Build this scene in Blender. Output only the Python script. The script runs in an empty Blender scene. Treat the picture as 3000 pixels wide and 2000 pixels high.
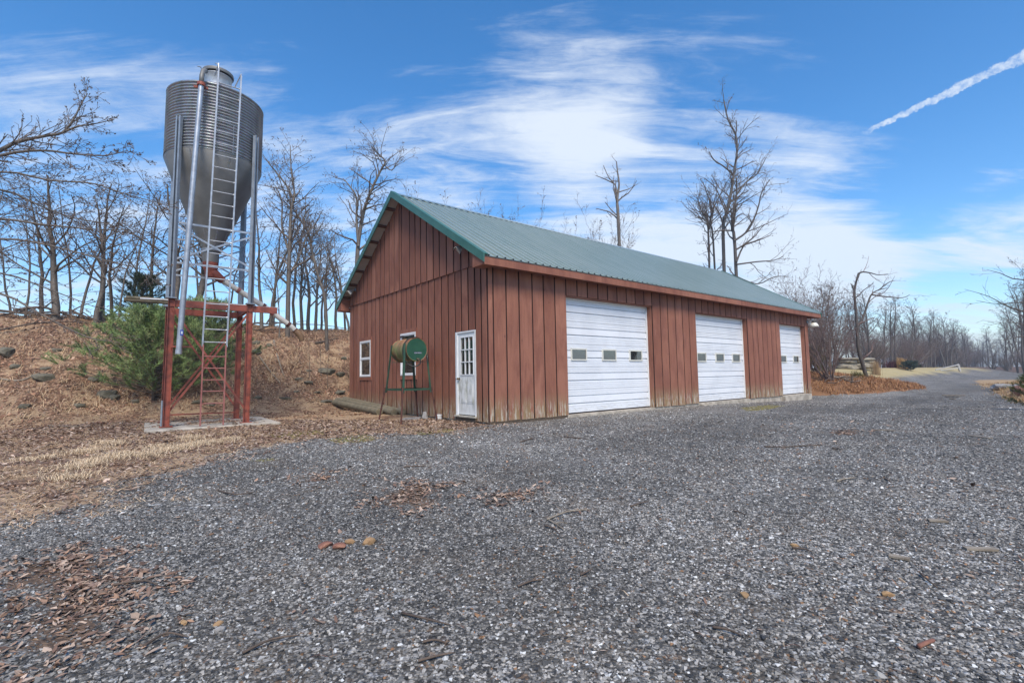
import bpy, bmesh, math, random
import numpy as np
from mathutils import Vector, Matrix, noise as mnoise

R = math.radians
rng = np.random.default_rng(7)
random.seed(7)
sc = bpy.context.scene
COL = sc.collection

# ------------------------------------------------------------------ camera
F_PX, CAM_H, PITCH, ROLL = 1418.45, 1.0339, 0.0708, -0.0174     # pixels are those of the 3000 x 2000 photograph
_fw = Vector((0, math.cos(PITCH), math.sin(PITCH)))
_rt = Vector((1, 0, 0))
_up = _rt.cross(_fw)
C_R = _rt * math.cos(ROLL) + _up * math.sin(ROLL)
C_U = -_rt * math.sin(ROLL) + _up * math.cos(ROLL)
C_P = Vector((0, 0, CAM_H))
cam_d = bpy.data.cameras.new('camera')
cam = bpy.data.objects.new('camera', cam_d)
COL.objects.link(cam)
cam_d.sensor_width = 36.0
cam_d.lens = 36.0 * F_PX / 3000.0
cam_d.clip_start, cam_d.clip_end = 0.05, 3000.0
m = Matrix((C_R, C_U, -_fw)).transposed().to_4x4()
m.translation = C_P
cam.matrix_world = m
sc.camera = cam

# ------------------------------------------------------------------ world, sun, exposure
SUN_EL, SUN_AZ = R(50), R(170)                 # azimuth from +Y clockwise: behind the camera
sun_dir = Vector((math.sin(SUN_AZ) * math.cos(SUN_EL), math.cos(SUN_AZ) * math.cos(SUN_EL), math.sin(SUN_EL)))
sl = bpy.data.lights.new('sun', 'SUN')
sl.energy, sl.angle, sl.color = 1.5, R(22), (1.0, 0.92, 0.80)
so = bpy.data.objects.new('sun', sl)
COL.objects.link(so)
so.rotation_euler = sun_dir.to_track_quat('Z', 'Y').to_euler()
so.location = (0, -20, 40)
vs = sc.view_settings
vs.view_transform = 'Standard'
vs.look = 'None'
vs.gamma = 1.0
vs.exposure = 1.47
sc.cycles.use_denoising = True
sc.cycles.denoiser = 'OPENIMAGEDENOISE'
sc.cycles.denoising_prefilter = 'ACCURATE'
sc.cycles.max_bounces = 4
sc.cycles.diffuse_bounces = 2
sc.cycles.glossy_bounces = 2
sc.cycles.transparent_max_bounces = 6


HAZE = 0.0010


class NT:
    """tiny helper round a node tree"""
    def __init__(s, tree):
        s.t = tree
        tree.nodes.clear()

    def n(s, kind, ins=None, **attrs):
        nd = s.t.nodes.new('ShaderNode' + kind)
        for k, v in attrs.items():
            setattr(nd, k, v)
        for k, v in (ins or {}).items():
            sock = nd.inputs[k]
            if isinstance(v, bpy.types.NodeSocket):
                s.t.links.new(v, sock)
            else:
                sock.default_value = v
        return nd

    def mix(s, f, a, b, blend='MIX'):
        nd = s.n('Mix', data_type='RGBA', blend_type=blend, clamp_factor=True)
        for i, v in ((0, f), (6, a), (7, b)):
            if isinstance(v, bpy.types.NodeSocket):
                s.t.links.new(v, nd.inputs[i])
            else:
                nd.inputs[i].default_value = v if i == 0 else (*v[:3], 1)
        return nd.outputs[2]

    def math(s, op, a, b=0.0, c=0.0, clamp=False):
        return s.n('Math', {0: a, 1: b, 2: c}, operation=op, use_clamp=clamp).outputs[0]

    def ramp(s, f, lo, hi, a=0.0, b=1.0, smooth=True):
        nd = s.n('MapRange', {0: f, 1: lo, 2: hi, 3: a, 4: b}, clamp=True)
        if smooth:
            nd.interpolation_type = 'SMOOTHSTEP'
        return nd.outputs[0]

    def noise(s, vec, scale, detail=3, rough=0.5, dist=0.0, lac=2.0):
        return s.n('TexNoise', {'Vector': vec, 'Scale': scale, 'Detail': detail, 'Roughness': rough, 'Distortion': dist, 'Lacunarity': lac}).outputs[0]

    def vmul(s, vec, k):
        return s.n('VectorMath', {0: vec, 1: k}, operation='MULTIPLY').outputs[0]

    def dot(s, vec, k):
        return s.n('VectorMath', {0: vec, 1: k}, operation='DOT_PRODUCT').outputs['Value']


def px_dir(u, v):
    return _fw + C_R * ((u - 1500) / F_PX) - C_U * ((v - 1000) / F_PX)


def px_y(u, v, Y):
    d = px_dir(u, v)
    return C_P + d * (Y / d.y)


def px_z(u, v, z):
    d = px_dir(u, v)
    return C_P + d * ((z - CAM_H) / d.z)


world = bpy.data.worlds.new('World')
sc.world = world
world.use_nodes = True
w = NT(world.node_tree)
sky = w.n('TexSky', sky_type='NISHITA', sun_disc=False, sun_elevation=SUN_EL, sun_rotation=SUN_AZ, altitude=200.0, air_density=1.0, dust_density=0.6, ozone_density=2.5)
co = w.n('TexCoord').outputs['Generated']
sep = w.n('SeparateXYZ', {0: co})
dz = sep.outputs[2]
den = w.math('ADD', w.math('MAXIMUM', dz, 0.0), 0.16)
px = w.math('DIVIDE', sep.outputs[0], den)
py = w.math('DIVIDE', sep.outputs[1], den)
pl = w.n('CombineXYZ', {0: px, 1: py, 2: 0.0}).outputs[0]
# the cirrus lies in long wisps: turned and stretched noise
rot = w.n('Mapping', {'Vector': pl, 'Rotation': (0, 0, R(-24)), 'Scale': (0.55, 1.9, 1)}).outputs[0]
warp = w.n('TexNoise', {'Vector': rot, 'Scale': 1.3, 'Detail': 3.0})
wv = w.n('VectorMath', {0: rot, 1: w.vmul(w.n('VectorMath', {0: warp.outputs[1], 1: (0.5, 0.5, 0.5)}, operation='SUBTRACT').outputs[0], (0.9, 0.9, 0))}, operation='ADD').outputs[0]
n1 = w.noise(wv, 1.25, 8, 0.62, 0.2)
n2 = w.noise(wv, 5.0, 7, 0.68, 0.4)
fib = w.n('Mapping', {'Vector': pl, 'Rotation': (0, 0, R(-38)), 'Scale': (1.5, 9.0, 1)}).outputs[0]
n3 = w.noise(fib, 3.2, 6, 0.7, 0.9)
n4 = w.noise(pl, 9.0, 6, 0.7, 0.3)
body = w.math('ADD', w.math('MULTIPLY', n1, 0.60), w.math('MULTIPLY', n2, 0.22))
body = w.math('ADD', body, w.math('ADD', w.math('MULTIPLY', n3, 0.10), w.math('MULTIPLY', n4, 0.08)))


def bank(u, v, su, amount):
    """broad cloud bank round a direction of the sky"""
    d = px_dir(u, v).normalized()
    c = w.dot(co, d)
    return w.ramp(c, math.cos(su), 1.0, 0.0, amount)


bias = w.ramp(dz, 0.62, 0.05, -0.07, 0.03)
for b in ((2050, 520, 0.40, 0.15), (2480, 620, 0.20, 0.09), (1650, 300, 0.20, 0.09), (1000, 420, 0.36, 0.095), (500, 360, 0.30, 0.05), (150, 280, 0.25, 0.06), (2250, 850, 0.30, 0.03), (2780, 480, 0.18, -0.05), (2850, 760, 0.16, -0.03),
          (2950, 620, 0.10, 0.16), (2900, 150, 0.30, -0.07), (2300, 60, 0.45, -0.10), (700, 40, 0.5, -0.06)):
    bias = w.math('ADD', bias, bank(*b))
dens = w.ramp(w.math('ADD', body, bias), 0.465, 0.69, 0.0, 0.86)
# contrail: a band along the great circle through two directions
d1, d2 = px_dir(2515, 398).normalized(), px_dir(3000, 165).normalized()
nn = d1.cross(d2).normalized()
tt = (d2 - d1 * d1.dot(d2)).normalized()
along = w.n('Math', {0: w.dot(co, tt), 1: w.dot(co, d1)}, operation='ARCTAN2').outputs[0]
wid = w.ramp(along, 0.0, 0.3, 0.0035, 0.0115, False)
jit = w.math('MULTIPLY', w.math('SUBTRACT', w.noise(co, 60, 6, 0.8), 0.5), 0.020)
off = w.math('ABSOLUTE', w.math('ADD', w.dot(co, nn), jit))
trail = w.math('SUBTRACT', 1.0, w.n('MapRange', {0: w.math('DIVIDE', off, wid), 1: 0.55, 2: 1.0}, interpolation_type='SMOOTHSTEP').outputs[0])
trail = w.math('MULTIPLY', trail, w.ramp(along, -0.005, 0.03))
trail = w.math('MULTIPLY', trail, w.ramp(w.noise(co, 90, 5, 0.8), 0.25, 0.65, 0.10, 0.72))
trail = w.math('MULTIPLY', trail, w.ramp(along, 1.2, 0.9))
dens = w.math('MAXIMUM', dens, trail)
hsv = w.n('HueSaturation', {'Saturation': 1.32, 'Value': 1.16, 'Color': sky.outputs[0]}).outputs[0]
cl_col = w.mix(w.ramp(dz, 0.0, 0.5), (4.5, 4.95, 5.5), (4.7, 5.1, 5.6))
skyc = w.mix(dens, hsv, cl_col)
bg = w.n('Background', {'Color': skyc, 'Strength': 0.07})
wo = w.n('OutputWorld', {'Surface': bg.outputs[0]})

# ------------------------------------------------------------------ barn frame of reference
YAW = 0.8927
BX, BY = Vector((math.sin(YAW), math.cos(YAW))), Vector((-math.cos(YAW), math.sin(YAW)))
B0 = Vector((-0.54042, 10.97886))
BROT = math.atan2(BX.y, BX.x)


def b2w(x, y, z=0.0):
    p = B0 + BX * x + BY * y
    return Vector((p.x, p.y, z))


# ------------------------------------------------------------------ helpers
def link(o, parent=None):
    COL.objects.link(o)
    if parent is not None:
        o.parent = parent
    return o


def tag(o, label=None, cat=None, group=None, kind=None):
    for k, v in (('label', label), ('category', cat), ('group', group), ('kind', kind)):
        if v:
            o[k] = v
    return o


def empty(name, loc=(0, 0, 0), rz=0.0):
    o = bpy.data.objects.new(name, None)
    o.empty_display_size = 0.2
    o.location = loc
    o.rotation_euler = (0, 0, rz)
    return link(o)


def copy_tree(o, parent=None):
    c = o.copy()
    link(c, parent)
    for ch in o.children:
        copy_tree(ch, c)
    return c


_trig = {n: [(math.cos(2 * math.pi * i / n), math.sin(2 * math.pi * i / n)) for i in range(n)] for n in range(3, 65)}


class MB:
    """collects shapes; build() links them as one mesh object"""
    def __init__(s):
        s.v, s.f, s.m = [], [], []
        s.mi = 0

    def add(s, vs, fs):
        o = len(s.v)
        s.v += [tuple(p) for p in vs]
        s.f += [tuple(i + o for i in f) for f in fs]
        s.m += [s.mi] * len(fs)
        return s

    def box(s, x0, x1, y0, y1, z0, z1):
        return s.add([(x, y, z) for z in (z0, z1) for y in (y0, y1) for x in (x0, x1)],
                     [(0, 2, 3, 1), (4, 5, 7, 6), (0, 1, 5, 4), (2, 6, 7, 3), (0, 4, 6, 2), (1, 3, 7, 5)])

    def bar(s, a, b, wd, h, up=(0, 0, 1)):
        a, b = Vector(a), Vector(b)
        t = (b - a).normalized()
        u = t.cross(Vector(up))
        u = u.normalized() if u.length > 1e-4 else Vector((1, 0, 0))
        q = u.cross(t)
        u, q = u * wd / 2, q * h / 2
        vs = [p + i * u + j * q for p in (a, b) for (i, j) in ((-1, -1), (1, -1), (1, 1), (-1, 1))]
        return s.add(vs, [(3, 2, 1, 0), (4, 5, 6, 7), (0, 1, 5, 4), (1, 2, 6, 5), (2, 3, 7, 6), (3, 0, 4, 7)])

    def tube(s, pts, rad, n=8, cap=True):
        pts = [Vector(p) for p in pts]
        if not hasattr(rad, '__len__'):
            rad = [rad] * len(pts)
        o = len(s.v)
        k = len(pts)
        ref = None
        cs = _trig[n]
        for i, p in enumerate(pts):
            t = (pts[min(i + 1, k - 1)] - pts[max(i - 1, 0)])
            if t.length < 1e-9:
                t = Vector((0, 0, 1))
            t.normalize()
            if ref is None:
                ref = Vector((0, 0, 1)) if abs(t.z) < 0.8 else Vector((1, 0, 0))
            u = t.cross(ref)
            if u.length < 1e-5:
                u = t.orthogonal()
            u.normalize()
            q = u.cross(t)
            ref = t.cross(u) * -1 if False else ref
            r = rad[i]
            for c, sn in cs:
                s.v.append((p.x + r * (c * u.x + sn * q.x), p.y + r * (c * u.y + sn * q.y), p.z + r * (c * u.z + sn * q.z)))
        fs = []
        for i in range(k - 1):
            a = o + i * n
            for j in range(n):
                j2 = (j + 1) % n
                fs.append((a + j, a + j2, a + n + j2, a + n + j))
        if cap:
            fs.append(tuple(o + j for j in range(n))[::-1])
            fs.append(tuple(o + (k - 1) * n + j for j in range(n)))
        s.f += fs
        s.m += [s.mi] * len(fs)
        return s

    def lathe(s, prof, n=32, c=(0, 0, 0)):
        o = len(s.v)
        for r, z in prof:
            for cc, sn in _trig[n]:
                s.v.append((c[0] + r * cc, c[1] + r * sn, c[2] + z))
        fs = []
        for i in range(len(prof) - 1):
            a = o + i * n
            for j in range(n):
                j2 = (j + 1) % n
                fs.append((a + j, a + j2, a + n + j2, a + n + j))
        s.f += fs
        s.m += [s.mi] * len(fs)
        return s

    def prism(s, poly, x0, x1, ax=0):
        """poly in the two other axes, extruded along axis ax"""
        k = len(poly)
        vs = []
        for x in (x0, x1):
            for a, b in poly:
                vs.append([(x, a, b), (a, x, b), (a, b, x)][ax])
        fs = [tuple(range(k))[::-1], tuple(range(k, 2 * k))]
        fs += [(i, (i + 1) % k, k + (i + 1) % k, k + i) for i in range(k)]
        return s.add(vs, fs)

    def mesh(s, name, mats, smooth=False, fix=True):
        me = bpy.data.meshes.new(name)
        me.from_pydata(s.v, [], s.f)
        if not isinstance(mats, (list, tuple)):
            mats = [mats]
        for mt in mats:
            me.materials.append(mt)
        if len(mats) > 1:
            me.polygons.foreach_set('material_index', s.m)
        if fix:
            bm = bmesh.new()
            bm.from_mesh(me)
            bmesh.ops.recalc_face_normals(bm, faces=bm.faces)
            bm.to_mesh(me)
            bm.free()
        if smooth:
            me.polygons.foreach_set('use_smooth', [True] * len(me.polygons))
        me.update()
        return me

    def build(s, name, mats, parent=None, smooth=False, fix=True, loc=None):
        if loc is not None:
            l = Vector(loc)
            s.v = [(p[0] - l.x, p[1] - l.y, p[2] - l.z) for p in s.v]
        me = s.mesh(name, mats, smooth, fix)
        if smooth == 'auto':
            me.set_sharp_from_angle(angle=R(35))
        o = bpy.data.objects.new(name, me)
        if loc is not None:
            o.location = loc
        return link(o, parent)


# ------------------------------------------------------------------ materials
MATS = {}


def mat(name, fn=None, **kw):
    if name in MATS:
        return MATS[name]
    mt = bpy.data.materials.new(name)
    mt.use_nodes = True
    t = NT(mt.node_tree)
    p = t.n('BsdfPrincipled', {'Roughness': kw.get('rough', 0.6), 'Metallic': kw.get('metal', 0.0)})
    p.inputs['Specular IOR Level'].default_value = kw.get('spec', 0.5)
    if 'col' in kw:
        p.inputs['Base Color'].default_value = (*kw['col'], 1)
    t.n('OutputMaterial', {'Surface': p.outputs[0]})
    if fn:
        fn(t, p)
    MATS[name] = mt
    return mt


def lk(t, out, sock):
    t.t.links.new(out, sock)


def bump(t, p, h, strength=0.3, dist=0.01):
    b = t.n('Bump', {'Height': h, 'Strength': strength, 'Distance': dist})
    lk(t, b.outputs[0], p.inputs['Normal'])


def obj_co(t):
    return t.n('TexCoord').outputs['Object']


def speckle(colA, colB, scale=8, detail=4, lo=0.35, hi=0.65, bstr=0.15, bdist=0.004, rough=None):
    def fn(t, p):
        c = obj_co(t)
        n = t.noise(c, scale, detail, 0.6)
        lk(t, t.mix(t.ramp(n, lo, hi), colA, colB), p.inputs['Base Color'])
        if rough:
            lk(t, t.ramp(n, 0.3, 0.7, rough[0], rough[1]), p.inputs['Roughness'])
        if bstr:
            bump(t, p, t.noise(c, scale * 4, 4, 0.6), bstr, bdist)
    return fn


def wood_red(t, p):
    c = obj_co(t)
    rnd = t.n('ObjectInfo').outputs['Random']
    sh = t.n('CombineXYZ', {0: t.math('MULTIPLY', rnd, 7.0), 1: t.math('MULTIPLY', rnd, 3.0), 2: t.math('MULTIPLY', rnd, 11.0)}).outputs[0]
    cs = t.n('VectorMath', {0: c, 1: sh}, operation='ADD').outputs[0]
    grain = t.noise(t.vmul(cs, (26, 26, 1.1)), 1.6, 6, 0.65, 0.5)
    blot = t.noise(t.vmul(cs, (2.4, 2.4, 0.8)), 1.2, 4, 0.55, 0.6)
    base = t.mix(rnd, (0.245, 0.095, 0.058), (0.330, 0.140, 0.090))
    base = t.mix(t.ramp(blot, 0.38, 0.70, 0, 0.75), base, (0.185, 0.068, 0.045))
    base = t.mix(t.ramp(grain, 0.52, 0.72, 0, 0.55), base, (0.125, 0.045, 0.033))
    base = t.mix(t.ramp(grain, 0.44, 0.28, 0, 0.45), base, (0.42, 0.21, 0.15))
    vor = t.n('TexVoronoi', {'Vector': t.vmul(cs, (3.4, 3.4, 1.5)), 'Scale': 1.0}).outputs['Distance']
    base = t.mix(t.ramp(vor, 0.075, 0.035, 0, 0.6), base, (0.09, 0.03, 0.022))
    z = t.n('SeparateXYZ', {0: c}).outputs[2]
    # worn, mossy foot of the boards
    st = t.noise(t.vmul(c, (11, 11, 1.6)), 1.0, 5, 0.65)
    foot = t.math('MULTIPLY', t.ramp(z, 0.75, 0.02), t.ramp(st, 0.36, 0.56))
    base = t.mix(t.math('MULTIPLY', foot, 0.85), base, (0.26, 0.185, 0.09))
    worn = t.math('MULTIPLY', t.ramp(z, 0.60, 0.0), t.ramp(t.noise(t.vmul(c, (24, 24, 2.6)), 1.0, 4, 0.7), 0.48, 0.62))
    base = t.mix(t.math('MULTIPLY', worn, 0.8), base, (0.56, 0.51, 0.43))
    lk(t, base, p.inputs['Base Color'])
    bump(t, p, grain, 0.35, 0.004)
    p.inputs['Roughness'].default_value = 0.72
    p.inputs['Specular IOR Level'].default_value = 0.3


def white_paint(t, p):
    c = obj_co(t)
    n = t.noise(c, 1.3, 4, 0.6)
    base = t.mix(t.ramp(n, 0.35, 0.7), (0.78, 0.79, 0.81), (0.70, 0.71, 0.735))
    z = t.n('SeparateXYZ', {0: c}).outputs[2]
    d = t.math('MULTIPLY', t.ramp(z, 0.5, 0.0), t.ramp(t.noise(t.vmul(c, (3, 3, 9)), 1.5, 4, 0.6), 0.4, 0.75))
    base = t.mix(t.math('MULTIPLY', d, 0.5), base, (0.45, 0.43, 0.38))
    lk(t, base, p.inputs['Base Color'])
    p.inputs['Roughness'].default_value = 0.42


def entry_paint(t, p):
    c = obj_co(t)
    z = t.n('SeparateXYZ', {0: c}).outputs[2]
    n = t.noise(t.vmul(c, (5, 5, 1.3)), 2.0, 5, 0.7)
    zone = t.math('MULTIPLY', t.ramp(z, 1.15, 0.85), t.ramp(z, 0.05, 0.45))
    f = t.math('MULTIPLY', zone, t.ramp(n, 0.42, 0.64, 0, 0.75))
    base = t.mix(f, (0.72, 0.72, 0.70), (0.30, 0.30, 0.23))
    base = t.mix(t.ramp(t.noise(c, 9, 3), 0.5, 0.8, 0, 0.3), base, (0.60, 0.59, 0.54))
    lk(t, base, p.inputs['Base Color'])
    p.inputs['Roughness'].default_value = 0.5


def roof_green(t, p):
    c = obj_co(t)
    rnd = t.n('ObjectInfo').outputs['Random']
    n = t.noise(t.vmul(c, (2, 0.5, 0.5)), 1.2, 4, 0.6)
    base = t.mix(t.ramp(n, 0.3, 0.7), (0.195, 0.250, 0.212), (0.250, 0.295, 0.258))
    base = t.mix(t.math('MULTIPLY', rnd, 0.35), base, (0.27, 0.31, 0.275))
    lk(t, base, p.inputs['Base Color'])
    p.inputs['Roughness'].default_value = 0.30
    p.inputs['Specular IOR Level'].default_value = 1.0
    p.inputs['Coat Weight'].default_value = 0.8
    p.inputs['Coat Roughness'].default_value = 0.2


def galv(t, p):
    c = obj_co(t)
    n = t.noise(t.vmul(c, (1, 1, 0.25)), 5, 5, 0.65)
    sp = t.n('TexVoronoi', {'Vector': c, 'Scale': 38.0}).outputs['Color']
    base = t.mix(t.ramp(n, 0.3, 0.72), (0.36, 0.37, 0.385), (0.235, 0.24, 0.25))
    base = t.mix(0.12, base, sp, 'OVERLAY')
    rs = t.noise(t.vmul(c, (9, 9, 0.7)), 1.0, 5, 0.7)
    base = t.mix(t.ramp(rs, 0.58, 0.74, 0, 0.5), base, (0.17, 0.125, 0.095))
    base = t.mix(t.ramp(rs, 0.40, 0.28, 0, 0.4), base, (0.46, 0.47, 0.48))
    lk(t, base, p.inputs['Base Color'])
    lk(t, t.ramp(n, 0.3, 0.7, 0.38, 0.58), p.inputs['Roughness'])
    p.inputs['Metallic'].default_value = 0.7


def galv_bright(t, p):
    c = obj_co(t)
    n = t.noise(c, 7, 4, 0.6)
    lk(t, t.mix(t.ramp(n, 0.3, 0.7), (0.44, 0.46, 0.485), (0.32, 0.33, 0.35)), p.inputs['Base Color'])
    p.inputs['Roughness'].default_value = 0.42
    p.inputs['Metallic'].default_value = 0.55


def drum_paint(t, p):
    c = obj_co(t)
    s = t.n('SeparateXYZ', {0: c})
    n = t.noise(c, 5, 5, 0.65, 0.6)
    base = t.mix(t.ramp(n, 0.38, 0.62), (0.13, 0.155, 0.055), (0.22, 0.17, 0.085))
    base = t.mix(t.ramp(t.noise(c, 2.2, 4, 0.6), 0.42, 0.58), base, (0.17, 0.075, 0.032))
    top = t.math('MULTIPLY', t.ramp(s.outputs[2], 0.30, 0.52), t.ramp(t.noise(c, 7, 4, 0.65), 0.35, 0.6))
    base = t.mix(t.math('MULTIPLY', top, 0.8), base, (0.36, 0.13, 0.06))
    lk(t, base, p.inputs['Base Color'])
    bump(t, p, t.noise(c, 40, 4), 0.2, 0.003)


def rust_foot(t, p):
    c = obj_co(t)
    z = t.n('SeparateXYZ', {0: c}).outputs[2]
    n = t.noise(c, 14, 4, 0.65)
    lk(t, t.mix(t.ramp(n, 0.35, 0.68), (0.105, 0.034, 0.022), (0.055, 0.022, 0.016)), p.inputs['Base Color'])
    bump(t, p, n, 0.3, 0.003)


def vcol(t, p):
    a = t.n('Attribute', attribute_name='Col')
    lk(t, a.outputs['Color'], p.inputs['Base Color'])


def bark(colA, colB, sc_=6.0):
    def fn(t, p):
        c = obj_co(t)
        n = t.noise(t.vmul(c, (3.0, 3.0, 0.7)), sc_, 5, 0.7, 0.4)
        rnd = t.n('ObjectInfo').outputs['Random']
        base = t.mix(t.ramp(n, 0.35, 0.66), colA, colB)
        base = t.mix(t.math('MULTIPLY', rnd, 0.3), base, (0.17, 0.145, 0.12))
        lk(t, base, p.inputs['Base Color'])
        bump(t, p, n, 0.6, 0.02)
    return fn


M_WOOD = mat('red_stained_boards', wood_red)
M_CORE = mat('dark_sheathing', col=(0.022, 0.009, 0.007), rough=0.9)
M_TRIM = mat('red_trim', wood_red)
M_EDGE = mat('board_gap_shade', speckle((0.050, 0.016, 0.012), (0.034, 0.011, 0.009), 9, 3, 0.3, 0.7, 0.1), rough=0.85)  # shade between the boards, painted as near-black colour on their edges
M_WHITE = mat('white_enamel', white_paint)
M_VINYL = mat('white_vinyl', speckle((0.80, 0.80, 0.80), (0.70, 0.70, 0.69), 4, 3, 0.3, 0.7, 0), rough=0.4)
M_ENTRY = mat('weathered_white_paint', entry_paint)
M_ROOF = mat('green_metal_roofing', roof_green)
M_GTRIM = mat('green_trim', speckle((0.040, 0.125, 0.095), (0.055, 0.150, 0.115), 3, 3, 0.3, 0.7, 0), rough=0.4)
M_UNDER = mat('primer_grey', speckle((0.46, 0.43, 0.41), (0.38, 0.35, 0.33), 2, 3, 0.3, 0.7, 0), rough=0.7)
M_GLASS = mat('dark_window_glass', speckle((0.014, 0.016, 0.018), (0.026, 0.027, 0.027), 1.5, 2, 0.3, 0.7, 0), rough=0.03, spec=0.8)
M_GLASS.node_tree.nodes['Principled BSDF'].inputs['IOR'].default_value = 2.1
M_GALV = mat('galvanised_sheet', galv)
M_GALVB = mat('galvanised_tube', galv_bright)
M_LEG = mat('grey_blue_steel', speckle((0.30, 0.335, 0.375), (0.23, 0.26, 0.295), 6, 4, 0.3, 0.7, 0.05), rough=0.45, metal=0.35)
M_CONE = mat('hopper_sheet', speckle((0.155, 0.15, 0.14), (0.205, 0.20, 0.19), 2.5, 4, 0.3, 0.7, 0.0, rough=(0.5, 0.62)), metal=0.25)
M_RED = mat('red_oxide_paint', speckle((0.300, 0.072, 0.042), (0.150, 0.040, 0.026), 5, 7, 0.38, 0.62, 0.25), rough=0.6)
M_PINK = mat('faded_red_paint', speckle((0.330, 0.125, 0.105), (0.250, 0.085, 0.070), 10, 4, 0.3, 0.7, 0.1), rough=0.6)
M_CONC = mat('concrete', speckle((0.50, 0.44, 0.36), (0.29, 0.25, 0.20), 3, 8, 0.36, 0.64, 0.3), rough=0.85)
M_DRUM = mat('rusty_olive_paint', drum_paint, rough=0.6)
M_DGREEN = mat('dark_green_paint', speckle((0.012, 0.066, 0.036), (0.020, 0.085, 0.048), 5, 5, 0.35, 0.7, 0.05), rough=0.45)
M_SGREEN = mat('stand_green_paint', speckle((0.030, 0.080, 0.048), (0.022, 0.058, 0.036), 12, 4, 0.35, 0.7, 0.1), rough=0.5)
M_RUST = mat('rusted_pipe', rust_foot, rough=0.8)
M_BLACK = mat('black_rubber', col=(0.012, 0.012, 0.013), rough=0.5)
M_NAVY = mat('navy_label', col=(0.012, 0.018, 0.05), rough=0.5)
M_PALE = mat('pale_print', col=(0.55, 0.60, 0.62), rough=0.6)
M_BLUE = mat('blue_sticker', col=(0.03, 0.06, 0.35), rough=0.4)
M_LAMP = mat('off_white_enamel', speckle((0.72, 0.69, 0.60), (0.55, 0.52, 0.44), 9, 3, 0.4, 0.8, 0), rough=0.4)
M_BRASS = mat('dull_brass', col=(0.20, 0.15, 0.10), rough=0.4, metal=0.7)
M_BARK = mat('grey_brown_bark', bark((0.150, 0.120, 0.093), (0.075, 0.059, 0.046)))
M_BARKD = mat('dark_bark', bark((0.085, 0.065, 0.052), (0.042, 0.032, 0.027)))
M_TWIG = mat('brown_twigs', bark((0.165, 0.120, 0.094), (0.105, 0.077, 0.061), 2.0))
M_TWIGR = mat('reddish_twigs', bark((0.190, 0.115, 0.095), (0.120, 0.075, 0.064), 2.0))
M_TWIGG = mat('grey_twigs', bark((0.160, 0.128, 0.117), (0.100, 0.080, 0.075), 2.0))
M_POD = mat('dry_pods', speckle((0.20, 0.14, 0.105), (0.125, 0.088, 0.068), 4, 2, 0.3, 0.7, 0), rough=0.8)
M_LOG = mat('weathered_log', speckle((0.20, 0.165, 0.11), (0.115, 0.10, 0.062), 6, 5, 0.35, 0.65, 0.4), rough=0.85)
M_STICK = mat('bare_stick', speckle((0.30, 0.25, 0.19), (0.19, 0.15, 0.11), 9, 4, 0.35, 0.65, 0.2), rough=0.85)
M_DSTICK = mat('dark_stick', speckle((0.13, 0.092, 0.068), (0.07, 0.05, 0.038), 9, 4, 0.35, 0.65, 0.2), rough=0.85)
M_ROCK = mat('lichen_rock', speckle((0.165, 0.145, 0.105), (0.095, 0.085, 0.058), 5, 6, 0.35, 0.65, 0.5, 0.02), rough=0.9)
M_ROCKT = mat('tan_rock', speckle((0.36, 0.225, 0.11), (0.28, 0.165, 0.08), 16, 5, 0.35, 0.65, 0.4, 0.006), rough=0.85)
M_ROCKR = mat('red_brown_rock', speckle((0.20, 0.085, 0.058), (0.30, 0.145, 0.09), 16, 5, 0.4, 0.7, 0.4, 0.006), rough=0.85)
M_ROCKG = mat('pale_grey_rock', speckle((0.34, 0.32, 0.30), (0.22, 0.20, 0.18), 12, 5, 0.35, 0.65, 0.4, 0.01), rough=0.85)
M_LEDGE = mat('ledge_stone', speckle((0.30, 0.26, 0.19), (0.185, 0.16, 0.125), 3, 6, 0.35, 0.65, 0.5, 0.03), rough=0.9)
M_VCOL = mat('tinted_litter', vcol, rough=0.8, spec=0.25)
M_STONE = mat('crushed_stone', vcol, rough=0.62, spec=0.4)
M_NEEDLE = mat('pine_needles', vcol, rough=0.6, spec=0.3)
M_RAIL = mat('weathered_white_rail', speckle((0.52, 0.50, 0.47), (0.36, 0.34, 0.31), 5, 3, 0.3, 0.7, 0), rough=0.8)


# ------------------------------------------------------------------ terrain
def sm(x, a, b):
    t = np.clip((x - a) / (b - a), 0, 1)
    return t * t * (3 - 2 * t)


def wob(X, Y, s, seed=0.0):
    return (np.sin(X * s + 1.3 + seed) * np.cos(Y * s * 1.13 - 0.7 + seed) + 0.6 * np.sin(X * s * 2.3 - Y * s * 1.7 + seed * 2) + 0.4 * np.sin(X * s * 4.1 + Y * s * 3.7 + seed)) / 2.0


def bco(X, Y):
    dx, dy = X - B0.x, Y - B0.y
    return dx * BX.x + dy * BX.y, dx * BY.x + dy * BY.y


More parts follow.
